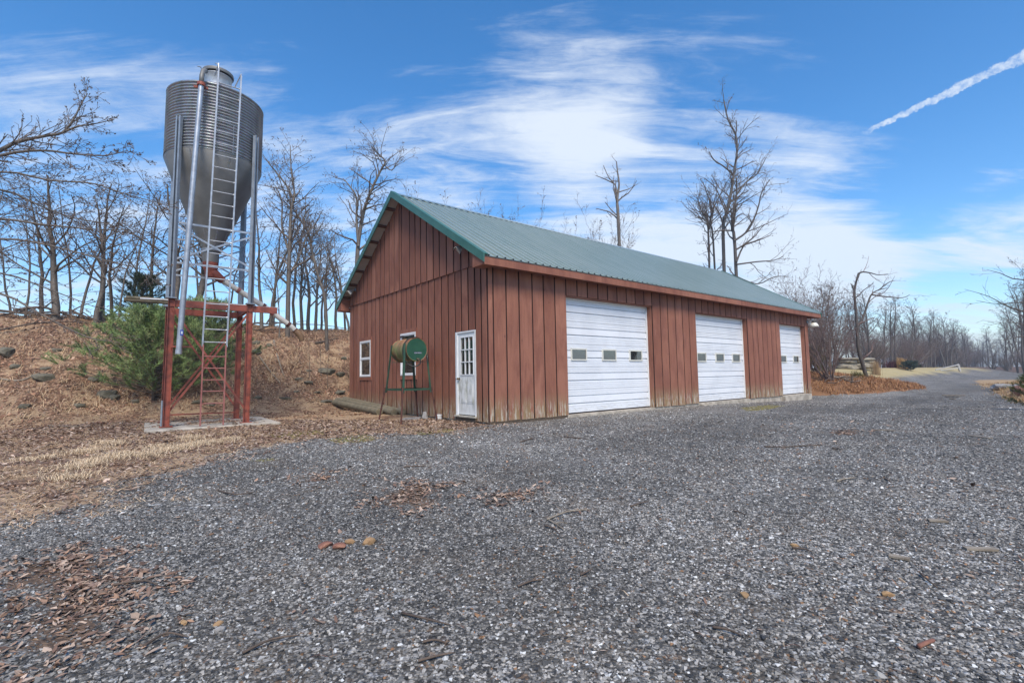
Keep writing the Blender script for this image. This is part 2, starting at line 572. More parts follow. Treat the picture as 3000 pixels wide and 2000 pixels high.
def zt(X, Y):
    X, Y = np.asarray(X, float), np.asarray(Y, float)
    x, y = bco(X, Y)
    base = -0.07 - 0.22 * sm(x, 7, 20) * sm(y, 6, 0) + 0.12 * sm(x, 38, 60)
    base = base + 0.05 * sm(y, 1.0, 6.0) * sm(x, 1, -1) + 0.02 * sm(x, -1.2, -0.4) * sm(x, 1, 0)
    # steep bank behind the barn, easing into a long slope beyond it
    k = sm(x, 20, 40)
    toe = 8.75 + 0.35 * wob(X, Y, 0.5)
    steep = 3.32 * sm(y, toe - 1.2, toe + 5.3) ** 0.92
    gentle = 0.236 * np.clip(y - 3.3, 0, 4.9)
    far_rise = 0.0
    bankz = steep * (1 - k) + gentle * k + far_rise
    bumps = 0.18 * wob(X, Y, 1.25, 2.0) + 0.09 * wob(X, Y, 3.3, 5.0) + 0.04 * wob(X, Y, 6.1, 2.5)
    rough = sm(y, toe - 0.6, toe + 0.8) * (1 - k)
    z = base + bankz + bumps * rough
    # hollow at the foot of the bank beside the pad
    z = z - 0.22 * np.exp(-(((x + 9.0) / 1.6) ** 2 + ((y - 8.0) / 0.9) ** 2))
    # low knoll with the shrub at the far end of the barn
    ex, ey = (x - 27.5) / 9.2, (y - 3.0) / 5.4
    kn = np.clip(1 - (ex * ex + ey * ey), 0, 1)
    z = z + 1.0 * kn ** 0.85 * (1 - 0.4 * sm(x, 28, 37))
    z = z + 0.05 * wob(X, Y, 2.2, 1.0) * sm(kn, 0, 0.2)
    # grassy mound on the other side of the drive
    edge = -7.4 + (x - 12.0) * 0.165
    md = edge - y
    mo = sm(md, 0.0, 2.6) * sm(x, 2, 12) * sm(x, 52, 30)
    z = z + 0.55 * mo + 0.05 * wob(X, Y, 1.7, 3.0) * mo
    # dry grass shoulder beside the pad
    sh = sm(x, -0.5, -4.5) * sm(y, -2.0, 2.5)
    z = z + (0.05 + 0.035 * wob(X, Y, 1.9, 4.0)) * sh * sm(y, 9.0, 7.5)
    # faint wheel ruts
    z = z - 0.012 * (np.exp(-((y + 5.6) / 0.35) ** 2) + np.exp(-((y + 3.9) / 0.35) ** 2)) * sm(x, 4, 16) * sm(x, 60, 30)
    return z


def zt1(x, y):
    return float(zt(np.array([x]), np.array([y]))[0])


def poly_sd(X, Y, poly):
    """signed distance to a polygon, positive inside"""
    P = np.array(poly, float)
    d = np.full(X.shape, 1e9)
    ins = np.zeros(X.shape, bool)
    for i in range(len(P)):
        a, b = P[i], P[(i + 1) % len(P)]
        ab = b - a
        t = np.clip(((X - a[0]) * ab[0] + (Y - a[1]) * ab[1]) / (ab @ ab + 1e-12), 0, 1)
        d = np.minimum(d, np.hypot(X - a[0] - t * ab[0], Y - a[1] - t * ab[1]))
        c = ((a[1] > Y) != (b[1] > Y)) & (X < (b[0] - a[0]) * (Y - a[1]) / (b[1] - a[1] + 1e-12) + a[0])
        ins ^= c
    return np.where(ins, d, -d)


def g2(u, v, z=-0.06):
    p = px_z(u, v, z)
    return (p.x, p.y)


EDGE_PX = [(-420, 1610), (0, 1522), (180, 1490), (350, 1428), (470, 1385), (610, 1338), (760, 1312), (900, 1288), (1010, 1285), (1120, 1272), (1290, 1262), (1352, 1256), (1424, 1243)]
LIT = [g2(*p) for p in EDGE_PX] + [tuple(b2w(0.0, 0.0)[:2]), tuple(b2w(0, 9)[:2]), tuple(b2w(22, 9)[:2]), tuple(b2w(22, 60)[:2]), tuple(b2w(-60, 60)[:2]), tuple(b2w(-60, 0)[:2]), (-40, 0), (-14, 1.5)]
PATCH = [[g2(*p) for p in ((70, 1640), (190, 1625), (330, 1690), (372, 1720), (330, 1790), (300, 1860), (150, 1930), (60, 1900), (110, 1790))],
         [g2(*p) for p in ((1128, 1452), (1190, 1412), (1270, 1418), (1262, 1468), (1225, 1485), (1150, 1470))],
         [g2(*p) for p in ((1440, 1450), (1500, 1432), (1580, 1448), (1540, 1462), (1460, 1460))],
         [g2(*p) for p in ((890, 1400), (960, 1385), (1005, 1398), (950, 1408))],
         [g2(*p) for p in ((2440, 1268), (2480, 1255), (2520, 1262), (2500, 1274))]]
MOSS = [[g2(*p) for p in ((960, 1290), (1060, 1268), (1110, 1278), (1080, 1292), (1000, 1297))],
        [g2(*p) for p in ((1200, 1262), (1330, 1252), (1330, 1262), (1240, 1272))],
        [g2(*p) for p in ((2170, 1192), (2260, 1180), (2300, 1184), (2240, 1200), (2190, 1202))],
        [g2(*p) for p in ((730, 1345), (800, 1335), (830, 1345), (770, 1356))],
        [g2(*p) for p in ((800, 1278), (930, 1262), (960, 1272), (850, 1290))]]


def masks(X, Y):
    X, Y = np.asarray(X, float), np.asarray(Y, float)
    x, y = bco(X, Y)
    n = 0.30 * wob(X, Y, 2.1, 0.3) + 0.16 * wob(X, Y, 6.3, 1.1)
    lit = sm(poly_sd(X, Y, LIT) + n * 1.6, -0.55, 0.55)
    ex, ey = (x - 27.5) / 8.9, (y - 2.6) / 4.7
    kn = sm(1 - (ex * ex + ey * ey) + 0.12 * n, 0.0, 0.09) * sm(x, 19.3, 19.9)
    md = (-7.4 + (x - 12.0) * 0.165) - y
    mo = sm(md + 0.8 * n, 0.0, 0.7) * sm(x, 3, 9) * sm(x, 70, 50)
    # mown strip and wood floor beyond the drive
    lawn_edge = 4.3 + 0.030 * (x - 55.0)
    lawn = sm(y - lawn_edge + 0.2 * n, 0.0, 0.5) * sm(x, 36, 38) * sm(x, 125, 112)
    wood = np.maximum(np.maximum(sm(y, 8.6, 10.2) * sm(x, 20, 24), np.maximum(sm(y - lawn_edge, 0, 1.5) * sm(x, 108, 122), sm(x, 118, 135))), sm(-y, 14, 24) * sm(x, 50, 70))
    pat = np.zeros(X.shape)
    for q in PATCH:
        pat = np.maximum(pat, sm(poly_sd(X, Y, q) + 0.35 * n, -0.10, 0.10))
    mos = np.zeros(X.shape)
    for q in MOSS:
        mos = np.maximum(mos, sm(poly_sd(X, Y, q) + 0.3 * n, -0.15, 0.15))
    return dict(lit=lit, kn=kn, mo=mo, lawn=lawn, wood=wood, pat=pat, moss=mos)


def axis_pts(lo, a, b, hi, st, g=1.06):
    mid = list(np.arange(a, b + st / 2, st))
    up, s = [], st
    v = mid[-1]
    while v < hi:
        s *= g
        v += s
        up.append(v)
    dn, s, v = [], st, mid[0]
    while v > lo:
        s *= g
        v -= s
        dn.append(v)
    return np.array(dn[::-1] + mid + up)


gx = axis_pts(-900, -18, 30, 1300, 0.2)
gy = axis_pts(-300, 0.6, 34, 1500, 0.2)
GX, GY = np.meshgrid(gx, gy)
GZ = zt(GX, GY)
nx, ny = len(gx), len(gy)
me = bpy.data.meshes.new('ground')
co_ = np.stack([GX.ravel(), GY.ravel(), GZ.ravel()], 1)
idx = np.arange(nx * ny).reshape(ny, nx)
quads = np.stack([idx[:-1, :-1], idx[:-1, 1:], idx[1:, 1:], idx[1:, :-1]], -1).reshape(-1, 4)


def fast_mesh(me, V, Fq, smooth=False):
    k = Fq.shape[1]
    me.vertices.add(len(V))
    me.vertices.foreach_set('co', np.ascontiguousarray(V, np.float32).ravel())
    me.loops.add(Fq.size)
    me.loops.foreach_set('vertex_index', np.ascontiguousarray(Fq, np.int32).ravel())
    me.polygons.add(len(Fq))
    me.polygons.foreach_set('loop_start', np.arange(0, Fq.size, k, dtype=np.int32))
    me.polygons.foreach_set('use_smooth', np.full(len(Fq), smooth))
    me.update(calc_edges=True)


fast_mesh(me, co_, quads, True)
MK = masks(GX, GY)
for k_, v_ in MK.items():
    at = me.attributes.new(k_, 'FLOAT', 'POINT')
    at.data.foreach_set('value', v_.ravel().astype(np.float32))


def tone(X, Y):
    x, y = bco(np.asarray(X, float), np.asarray(Y, float))
    t_ = 1.02 + 0.26 * wob(X, Y, 0.55, 4.4) + 0.18 * wob(X, Y, 1.5, 6.1) + 0.12 * wob(X, Y, 3.9, 2.2)
    t_ = t_ - 0.20 * (np.exp(-((y + 5.6) / 0.5) ** 2) + np.exp(-((y + 3.9) / 0.5) ** 2)) * sm(x, 2, 10)
    return np.clip(t_ + 0.12 * sm(y, -3, 0), 0.55, 1.5)


at = me.attributes.new('tone', 'FLOAT', 'POINT')
at.data.foreach_set('value', tone(GX, GY).ravel().astype(np.float32))
bxs, bys = bco(GX, GY)
at = me.attributes.new('steep', 'FLOAT', 'POINT')
at.data.foreach_set('value', (sm(bys, 8.0, 9.6) * (1 - sm(bxs, 20, 34))).ravel().astype(np.float32))


def ground_mat(t, p):
    c = t.n('NewGeometry').outputs['Position']
    A = lambda k: t.n('Attribute', attribute_name=k).outputs['Fac']
    # crushed stone: cells of many greys
    vo = t.n('TexVoronoi', {'Vector': c, 'Scale': 62.0})
    vo2 = t.n('TexVoronoi', {'Vector': c, 'Scale': 30.0})
    val = t.n('SeparateColor', {0: vo.outputs['Color']}).outputs[0]
    val2 = t.n('SeparateColor', {0: vo2.outputs['Color']})
    g = t.mix(t.math('POWER', val, 1.7), (0.046, 0.042, 0.036), (0.40, 0.37, 0.325))
    g = t.mix(t.ramp(val2.outputs[0], 0.80, 0.92, 0, 0.75), g, (0.52, 0.51, 0.49))
    g = t.mix(t.ramp(val2.outputs[1], 0.93, 0.97, 0, 0.8), g, (0.24, 0.15, 0.09))
    g = t.mix(t.ramp(vo.outputs['Distance'], 0.45, 0.75, 0, 0.7), g, (0.02, 0.02, 0.023))
    sp1 = t.noise(c, 24.0, 6, 0.8)
    g = t.mix(t.ramp(sp1, 0.50, 0.30, 0, 0.75), g, (0.035, 0.034, 0.033))
    g = t.mix(t.ramp(sp1, 0.56, 0.74, 0, 0.75), g, (0.46, 0.435, 0.40))
    sp2 = t.noise(c, 5.5, 6, 0.8, 0.3)
    g = t.mix(t.ramp(sp2, 0.48, 0.32, 0, 0.55), g, (0.05, 0.047, 0.043))
    g = t.mix(t.ramp(sp2, 0.54, 0.72, 0, 0.45), g, (0.36, 0.335, 0.30))
    g = t.mix(1.0, g, t.n('CombineXYZ', {0: A('tone'), 1: A('tone'), 2: A('tone')}).outputs[0], 'MULTIPLY')
    patch = t.noise(c, 0.55, 5, 0.62, 0.6)
    g = t.mix(t.ramp(patch, 0.42, 0.62, 0, 0.42), g, (0.085, 0.078, 0.068))
    g = t.mix(t.ramp(t.noise(c, 1.3, 5, 0.65), 0.46, 0.72, 0, 0.5), g, (0.185, 0.145, 0.105))
    g = t.mix(t.ramp(t.noise(c, 0.23, 3, 0.5), 0.50, 0.70, 0, 0.30), g, (0.30, 0.29, 0.27))
    # straw, litter and soil
    nl = t.noise(c, 7.0, 5, 0.7)
    nf = t.noise(c, 26.0, 4, 0.7)
    vl = t.n('TexVoronoi', {'Vector': c, 'Scale': 15.0})
    lv = t.n('SeparateColor', {0: vl.outputs['Color']}).outputs[0]
    straw = t.mix(t.ramp(nf, 0.3, 0.7), (0.50, 0.36, 0.225), (0.31, 0.195, 0.115))
    leaf = t.mix(lv, (0.165, 0.082, 0.048), (0.38, 0.235, 0.145))
    leaf = t.mix(t.ramp(vl.outputs['Distance'], 0.35, 0.65, 0, 0.75), leaf, (0.075, 0.042, 0.028))
    lit = t.mix(t.ramp(t.noise(c, 1.2, 4, 0.6, 0.5), 0.42, 0.58), straw, leaf)
    lit = t.mix(t.ramp(nl, 0.60, 0.78, 0, 0.6), lit, (0.11, 0.066, 0.042))
    lit = t.mix(t.ramp(t.noise(c, 2.6, 4, 0.65), 0.62, 0.76, 0, 0.5), lit, (0.15, 0.14, 0.05))
    stp = t.mix(t.ramp(t.noise(c, 0.9, 4, 0.6), 0.38, 0.62), lit, leaf)
    lit = t.mix(A('steep'), lit, stp)
    thr = t.noise(c, 9.0, 4, 0.7)

    def cover(k):
        return t.ramp(t.math('ADD', A(k), t.math('MULTIPLY', t.math('SUBTRACT', thr, 0.5), 0.9)), 0.38, 0.62)
    col = t.mix(cover('lit'), g, lit)
    col = t.mix(cover('pat'), col, t.mix(t.ramp(nf, 0.35, 0.65), (0.085, 0.058, 0.042), (0.19, 0.125, 0.082)))
    rust = t.mix(t.ramp(nf, 0.3, 0.7), (0.30, 0.155, 0.070), (0.19, 0.095, 0.05))
    col = t.mix(cover('kn'), col, rust)
    tan = t.mix(t.ramp(nl, 0.35, 0.7), (0.44, 0.31, 0.17), (0.33, 0.19, 0.10))
    col = t.mix(cover('mo'), col, tan)
    lawn = t.mix(t.ramp(t.noise(c, 0.8, 4, 0.6), 0.3, 0.7), (0.46, 0.37, 0.19), (0.38, 0.30, 0.15))
    col = t.mix(A('lawn'), col, lawn)
    col = t.mix(A('wood'), col, t.mix(t.ramp(nl, 0.3, 0.7), (0.17, 0.098, 0.062), (0.09, 0.055, 0.038)))
    mo_ = t.math('MULTIPLY', cover('moss'), t.ramp(t.noise(c, 6, 4, 0.7), 0.25, 0.50))
    col = t.mix(t.math('MULTIPLY', mo_, 0.85), col, (0.21, 0.175, 0.045))
    lk(t, col, p.inputs['Base Color'])
    h = t.math('ADD', t.math('MULTIPLY', vo.outputs['Distance'], -0.6), t.math('MULTIPLY', nf, 0.8))
    bump(t, p, h, 0.8, 0.02)
    p.inputs['Roughness'].default_value = 0.85
    p.inputs['Specular IOR Level'].default_value = 0.25


me.materials.append(mat('gravel_and_litter', ground_mat))
ground = link(bpy.data.objects.new('ground', me))
tag(ground, 'grey gravel yard running into a leaf covered bank and dry grass', 'ground', kind='structure')


# ------------------------------------------------------------------ barn
L, W = 18.5, 8.668                              # length of the door front, width of the gable
ZJ, ZE, ZR = 3.68, 3.69, 6.545                  # board joint, eave edge, ridge
XR0, XR1, OE = -0.34, 19.17, 0.3655
barn = empty('barn', b2w(0, 0, 0), BROT)
tag(barn, 'long red board sided barn with green metal roof and three white garage doors', 'barn')
DOORS = [(2.54, 6.305, 3.12), (8.80, 12.50, 3.10), (15.43, 18.10, 3.09)]
SL = (ZR - ZE) / (W / 2 + OE)                   # rise per run
RT = 0.05


def roof_z(y):
    """underside of the roof over y"""
    return ZE + SL * (min(y, W - y) + OE) - RT


core = MB()
xs = [0.03] + [v for d in DOORS for v in d[:2]] + [L]
for i in range(0, len(xs), 2):
    core.box(xs[i] + (0.012 if i else 0), xs[i + 1] - 0.012, 0.03, 0.19, 0.0, 3.60)
for a, b, t_ in DOORS:
    core.box(a - 0.012, b + 0.012, 0.03, 0.19, t_ + 0.012, 3.60)
for x0, x1 in ((0.06, 0.20), (L - 0.17, L - 0.003)):
    core.prism([(0.19, 0.0), (W - 0.03, 0.0), (W - 0.03, ZJ - 0.1), (W / 2, roof_z(W / 2) - 0.1), (0.19, ZJ - 0.1)], x0, x1)
core.box(0.03, L, W - 0.19, W - 0.001, 0.0, 3.60)
core.box(0.2, L - 0.17, 0.19, W - 0.19, -0.1, 0.02)
wall = core.build('wall', M_CORE, barn)
foot = MB()
foot.box(0.02, 2.5, 0.012, 0.19, -0.20, 0.0)
foot.box(0.0122, 0.06, 0.0, 0.19, -0.2, 0.0)
foot.build('sill_plank', mat('old_sill', speckle((0.12, 0.085, 0.055), (0.07, 0.05, 0.035), 7, 5, 0.3, 0.7, 0.3), rough=0.9), barn)
fnd = MB()
fnd.box(2.5, L - 0.02, 0.035, 0.25, -0.45, -0.002)
fnd.box(0.062, 0.25, 0.2, W - 0.02, -0.4, -0.002)
fnd.build('footing', M_CONC, barn)


def board_front(x0, x1, z0, z1, y0=0.0, th=0.029):
    c, g = 0.006, 0.018
    x0, x1 = x0 + g, x1 - g
    v = [(x0, y0 + th, z0), (x1, y0 + th, z0), (x1, y0 + th, z1), (x0, y0 + th, z1)]
    v += [(x0, y0 + c, z0), (x1, y0 + c, z0), (x1, y0 + c, z1), (x0, y0 + c, z1)]
    v += [(x0 + c, y0, z0), (x1 - c, y0, z0), (x1 - c, y0, z1), (x0 + c, y0, z1)]
    fs = [(3, 2, 1, 0)]
    for k in (0, 4):
        fs += [(k + i, k + (i + 1) % 4, k + 4 + (i + 1) % 4, k + 4 + i) for i in range(4)]
    fs.append((8, 9, 10, 11))
    bm_ = MB().add(v, fs)
    bm_.m = [0, 1, 1, 1, 1, 0, 0, 0, 0, 0]          # edge faces take the painted gap shade, front and chamfer the wood
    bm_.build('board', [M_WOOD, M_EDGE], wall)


def board_gable(y0, y1, za, zb, ta, tb, x0, th):
    """board on the gable from y0 to y1; foot heights za zb, top heights ta tb"""
    c, g = 0.007, 0.026
    y0, y1 = y0 + g, y1 - g
    v = []
    for x, ins in ((x0 + th, 0), (x0 + c, 0), (x0, c)):
        v += [(x, y0 + ins, za), (x, y1 - ins, zb), (x, y1 - ins, tb), (x, y0 + ins, ta)]
    fs = [(3, 2, 1, 0)]
    for k in (0, 4):
        fs += [(k + i, k + (i + 1) % 4, k + 4 + (i + 1) % 4, k + 4 + i) for i in range(4)]
    fs.append((8, 9, 10, 11))
    bm_ = MB().add(v, fs)
    bm_.m = [0, 1, 1, 1, 1, 0, 0, 0, 0, 0]          # edges coloured near black so the gaps read as shadow lines
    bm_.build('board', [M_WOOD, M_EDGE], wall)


rb = random.Random(3)


def splits(a, b, n):
    s = [a + (b - a) * i / n for i in range(n + 1)]
    return [s[0]] + [v + rb.uniform(-0.018, 0.018) for v in s[1:-1]] + [s[-1]]


# door front: full boards between the doors, short ones above them
for a, b, n in ((0.0, 2.54, 6), (6.305, 8.80, 6), (12.50, 15.43, 7), (18.10, L, 1)):
    s = splits(a, b, n)
    if a == 0.0:
        s = [0.0, 0.16] + splits(0.16, b, 6)[1:]
    for i in range(len(s) - 1):
        board_front(s[i], s[i + 1], rb.uniform(-0.012, 0.008), 3.60)
for (a, b, t_), n in zip(DOORS, (9, 9, 7)):
    s = splits(a, b, n)
    for i in range(n):
        board_front(s[i], s[i + 1], t_ + rb.uniform(-0.004, 0.004), 3.60)
# gable: lower boards round the openings, upper boards lapping over them
WIN1, WIN2 = (6.645, 7.577, 1.09, 2.313), (3.452, 4.415, 1.096, 2.332)
EDOOR = (0.521, 1.401, 0.10, 2.14)
ys = [0.03, 0.27, 0.521] + splits(0.521, 1.401, 3)[1:] + splits(1.401, 3.452, 6)[1:] + splits(3.452, 4.415, 3)[1:] + splits(4.415, 6.645, 7)[1:] + splits(6.645, 7.577, 3)[1:] + splits(7.577, W - 0.03, 3)[1:]
for i in range(len(ys) - 1):
    y0, y1 = ys[i], ys[i + 1]
    ym = (y0 + y1) / 2
    f0 = rb.uniform(-0.01, 0.01)
    parts = [(f0, 3.69)]
    for (a, b, z0, z1), low in ((WIN1, True), (WIN2, True), (EDOOR, False)):
        if a < ym < b:
            parts = [(z1 + 0.0, 3.69)] + ([(f0, z0 - 0.10)] if low else [])
    for z0, z1 in parts:
        board_gable(y0, y1, z0, z0, z1, z1, 0.0, 0.03)
us = splits(0.03, W - 0.03, 25)
us = sorted(us + [W / 2])
k_ = min(range(1, len(us) - 1), key=lambda i: abs(us[i] - W / 2) if us[i] != W / 2 else 9)
us.pop(k_)
for i in range(len(us) - 1):
    y0, y1 = us[i], us[i + 1]
    board_gable(y0, y1, ZJ - 0.02, ZJ - 0.02, roof_z(y0) - 0.005, roof_z(y1) - 0.005, -0.032, 0.03)
MB().box(0.003, 0.03, 0.2, W - 0.1, ZJ + 0.012, ZJ + 0.09).build('lap_strip', M_CORE, barn)

# roof: ribbed sheets, each its own piece
roof = MB()
for s in (0, 1):
    q = [(-OE + 0.03, ZE - 0.012 + SL * 0.03), (W / 2, ZR - 0.012), (W / 2, ZR - 0.028), (-OE + 0.03, ZE - 0.028 + SL * 0.03)]
    if s:
        q = [(W - y, z) for y, z in q]
    roof.prism(q, XR0 + 0.02, XR1 - 0.02)
roof = roof.build('roof', M_UNDER, barn)
NP = 21
PW = (XR1 - XR0) / NP
prof = [(0.0, 0.0)]
for r_ in range(4):
    c0 = (r_ + 0.5) * PW / 4
    for d_, h_ in ((-0.075, 0), (-0.069, 0.004), (-0.055, 0.004), (-0.049, 0), (-0.028, 0), (-0.019, 0.038), (0.019, 0.038), (0.028, 0), (0.049, 0), (0.055, 0.004), (0.069, 0.004), (0.075, 0)):
        prof.append((c0 + d_, h_))
prof.append((PW - 0.0015, 0.0))
ns = Vector((0, -SL, 1)).normalized()
pm = MB()
lo, hi = Vector((0, -OE, ZE)), Vector((0, W / 2, ZR))
pv = []
for e in (lo, hi):
    for x_, h_ in prof:
        q = e + ns * h_
        pv.append((x_, q.y, q.z))
k_ = len(prof)
pm.add(pv, [(i, i + 1, k_ + i + 1, k_ + i) for i in range(k_ - 1)])
pmesh = pm.mesh('roof_panel', M_ROOF, fix=False)
for i in range(NP):
    o = link(bpy.data.objects.new('roof_panel', pmesh), roof)
    o.location = (XR0 + i * PW, 0, 0)
    o = link(bpy.data.objects.new('roof_panel', pmesh), roof)
    o.location = (XR0 + (i + 1) * PW, W, 0)
    o.rotation_euler = (0, 0, math.pi)
rc = MB()
for s in (-1, 1):
    rc.prism([(W / 2, ZR + 0.045), (W / 2 + s * 0.17, ZR + 0.045 - 0.17 * SL), (W / 2 + s * 0.17, ZR + 0.036 - 0.17 * SL), (W / 2, ZR + 0.036)], XR0 - 0.012, XR1 + 0.012)
rc.build('ridge_cap', M_ROOF, roof)
for x0, x1 in ((XR0 - 0.03, XR0), (XR1, XR1 + 0.03)):
    for s in (0, 1):
        q = [(-OE - 0.01, ZE + 0.03), (W / 2, ZR + 0.05), (W / 2, ZR - 0.13), (-OE - 0.01, ZE - 0.15)]
        if s:
            q = [(W - y, z) for y, z in q]
        MB().prism(q, x0, x1).build('rake_trim', M_GTRIM, roof)
        q = [(-OE - 0.01, ZE + 0.052), (W / 2, ZR + 0.072), (W / 2, ZR + 0.052), (-OE - 0.01, ZE + 0.032)]
        if s:
            q = [(W - y, z) for y, z in q]
        e0 = min(x0, XR1 - 0.1)
        MB().prism(q, e0, e0 + 0.13).build('rake_cap', M_GTRIM, roof)
for s in (0, 1):
    y0, y1 = (-OE + 0.02, -OE + 0.055) if not s else (W + OE - 0.055, W + OE - 0.02)
    n_ = 5
    for i in range(n_):
        a = XR0 + 0.01 + (XR1 - XR0 - 0.02) * i / n_
        b = XR0 + 0.01 + (XR1 - XR0 - 0.02) * (i + 1) / n_
        MB().box(a + 0.001, b - 0.001, y0, y1, 3.50, 3.672).build('fascia_board', M_TRIM, barn)
    ya, yb = (y1, 0.001) if not s else (W - 0.001, y0)
    MB().box(XR0 + 0.01, XR1 - 0.01, ya + 0.001, yb, 3.545, 3.56).build('soffit', M_TRIM, barn)
    for x0, x1 in ((XR0 + 0.002, -0.034), (L + 0.034, XR1 - 0.002)):
        q = [(-OE + 0.06, 3.50), (0.10, 3.50), (0.10, roof_z(0.10) - 0.01), (-OE + 0.06, roof_z(-OE + 0.06) - 0.01)]
        if s:
            q = [(W - y, z) for y, z in q]
        MB().prism(q, x0 + 0.0, x1 + 0.0).build('eave_return', M_TRIM, barn)
rafter_dir = Vector((0, 1, SL)).normalized()
for s in (0, 1):
    for k in range(7):
        d_ = 0.62 + k * 0.72
        p_ = Vector((0, -OE, ZE)) + rafter_dir * d_ - ns * 0.052
        up_ = ns.copy()
        if s:
            p_.y, up_.y = W - p_.y, -up_.y
        if p_.z < ZJ + 0.1:
            continue
        MB().bar((XR0 + 0.005, p_.y, p_.z), (-0.036, p_.y, p_.z), 0.095, 0.042, up_).build('purlin', mat('dark_purlin', speckle((0.11, 0.05, 0.035), (0.07, 0.032, 0.024), 6, 3, 0.3, 0.7, 0.1)), roof)

# garage doors
DY = 0.21


def garage_door(a, b, t_, wins, z0):
    fr = MB()
    fr.box(a + 0.001, a + 0.022, 0.032, DY + 0.02, z0 - 0.03, t_)
    fr.box(b - 0.022, b - 0.001, 0.032, DY + 0.02, z0 - 0.03, t_)
    fr.box(a + 0.022, b - 0.022, 0.032, DY + 0.02, t_ - 0.02, t_)
    gd = fr.build('garage_door', M_TRIM, barn)
    st = MB()
    for x0, x1 in ((a + 0.023, a + 0.075), (b - 0.075, b - 0.023)):
        st.box(x0, x1, DY - 0.028, DY - 0.002, z0, t_ - 0.022)
    st.box(a + 0.076, b - 0.076, DY - 0.028, DY - 0.002, t_ - 0.075, t_ - 0.022)
    st.build('door_stop', M_VINYL, gd)
    n = 5
    h = (t_ - 0.03 - z0) / n
    for i in range(n):
        zb = z0 + i * h
        pr = [(0.0, 0.0)]
        f = lambda k: k * h
        # fine ribs below and above a plain band set off by two deep creases
        def ribs(s0, s1, m_):
            for r_ in range(m_):
                u0 = s0 + (s1 - s0) * r_ / m_
                u1 = s0 + (s1 - s0) * (r_ + 1) / m_
                pr.extend([(0.0, f(u0 + 0.002)), (0.0, f(u0 + (u1 - u0) * 0.72)), (0.009, f(u0 + (u1 - u0) * 0.80)), (0.009, f(u1 - 0.002))])
        ribs(0.01, 0.355, 4)
        pr.extend([(0.034, f(0.36)), (0.034, f(0.39)), (-0.004, f(0.41)), (-0.004, f(0.67)), (0.034, f(0.687)), (0.034, f(0.717)), (0.0, f(0.735))])
        ribs(0.735, 0.985, 3)
        pr.extend([(0.0, f(0.988)), (0.016, f(0.997)), (0.055, f(0.997)), (0.055, 0.0)])
        MB().prism([(DY + y, zb + z) for y, z in pr], a + 0.024, b - 0.024).build('door_section', M_WHITE, gd)
    zc = z0 + 2.53 * h
    for cx in wins:
        hw, hh, fw_ = 0.31, 0.165, 0.036
        wf = MB()
        wf.box(cx - hw, cx + hw, DY - 0.026, DY + 0.03, zc + hh - fw_, zc + hh)
        wf.box(cx - hw, cx + hw, DY - 0.026, DY + 0.03, zc - hh, zc - hh + fw_)
        wf.box(cx - hw, cx - hw + fw_, DY - 0.026, DY + 0.03, zc - hh + fw_, zc + hh - fw_)
        wf.box(cx + hw - fw_, cx + hw, DY - 0.026, DY + 0.03, zc - hh + fw_, zc + hh - fw_)
        wf.build('window_frame', mat('cream_vinyl', speckle((0.70, 0.68, 0.60), (0.62, 0.60, 0.53), 4, 3, 0.3, 0.7, 0)), gd)
        MB().box(cx - hw + fw_ - 0.004, cx + hw - fw_ + 0.004, DY - 0.006, DY - 0.003, zc - hh + fw_ - 0.004, zc + hh - fw_ + 0.004).build('pane', M_GLASS, gd)
    MB().box(a + 0.03, b - 0.03, DY - 0.012, DY + 0.03, z0 - 0.028, z0 - 0.001).build('bottom_seal', M_BLACK, gd)
    return gd


garage_door(*DOORS[0], (3.18, 4.44, 5.67), 0.035)
garage_door(*DOORS[1], (9.40, 10.665, 11.89), 0.03)
garage_door(*DOORS[2], (16.12, 17.455), 0.035)
MB().box(15.35, 18.2, -0.10, 0.24, -0.40, -0.012).build('threshold', M_CONC, barn)
MB().box(8.86, 9.75, -0.09, 0.2, -0.16, -0.055).build('threshold', M_CONC, barn)
MB().box(2.6, 6.25, 0.0, 0.24, -0.3, -0.03).build('threshold', M_CONC, barn)

# entry door (recessed in the gable)
y0, y1, z0, z1 = EDOOR
ed = MB()
ed.box(0.001, 0.058, y1 - 0.085, y1 - 0.003, z0, z1 - 0.003)
ed.box(0.001, 0.058, y0 + 0.003, y0 + 0.04, z0, z1 - 0.003)
ed.box(0.001, 0.058, y0 + 0.04, y1 - 0.085, z1 - 0.04, z1 - 0.003)
ed = ed.build('entry_door', M_VINYL, barn)
a, b = y0 + 0.042, y1 - 0.088
X = 0.024
sl_ = MB()
gy0, gy1, gz0, gz1 = a + 0.085, b - 0.135, 1.09, 1.985
for q in ((a, gy0, z0 + 0.022, z1 - 0.042), (gy1, b, z0 + 0.022, z1 - 0.042), (gy0, gy1, z0 + 0.022, gz0), (gy0, gy1, gz1, z1 - 0.042)):
    sl_.box(X, X + 0.034, q[0], q[1], q[2], q[3])
sl_.build('door_slab', M_ENTRY, ed)
gr = MB()
fr_ = 0.022
gr.box(X - 0.012, X + 0.02, gy0 - fr_, gy1 + fr_, gz1, gz1 + fr_)
gr.box(X - 0.012, X + 0.02, gy0 - fr_, gy1 + fr_, gz0 - fr_, gz0)
gr.box(X - 0.012, X + 0.02, gy0 - fr_, gy0, gz0, gz1)
gr.box(X - 0.012, X + 0.02, gy1, gy1 + fr_, gz0, gz1)
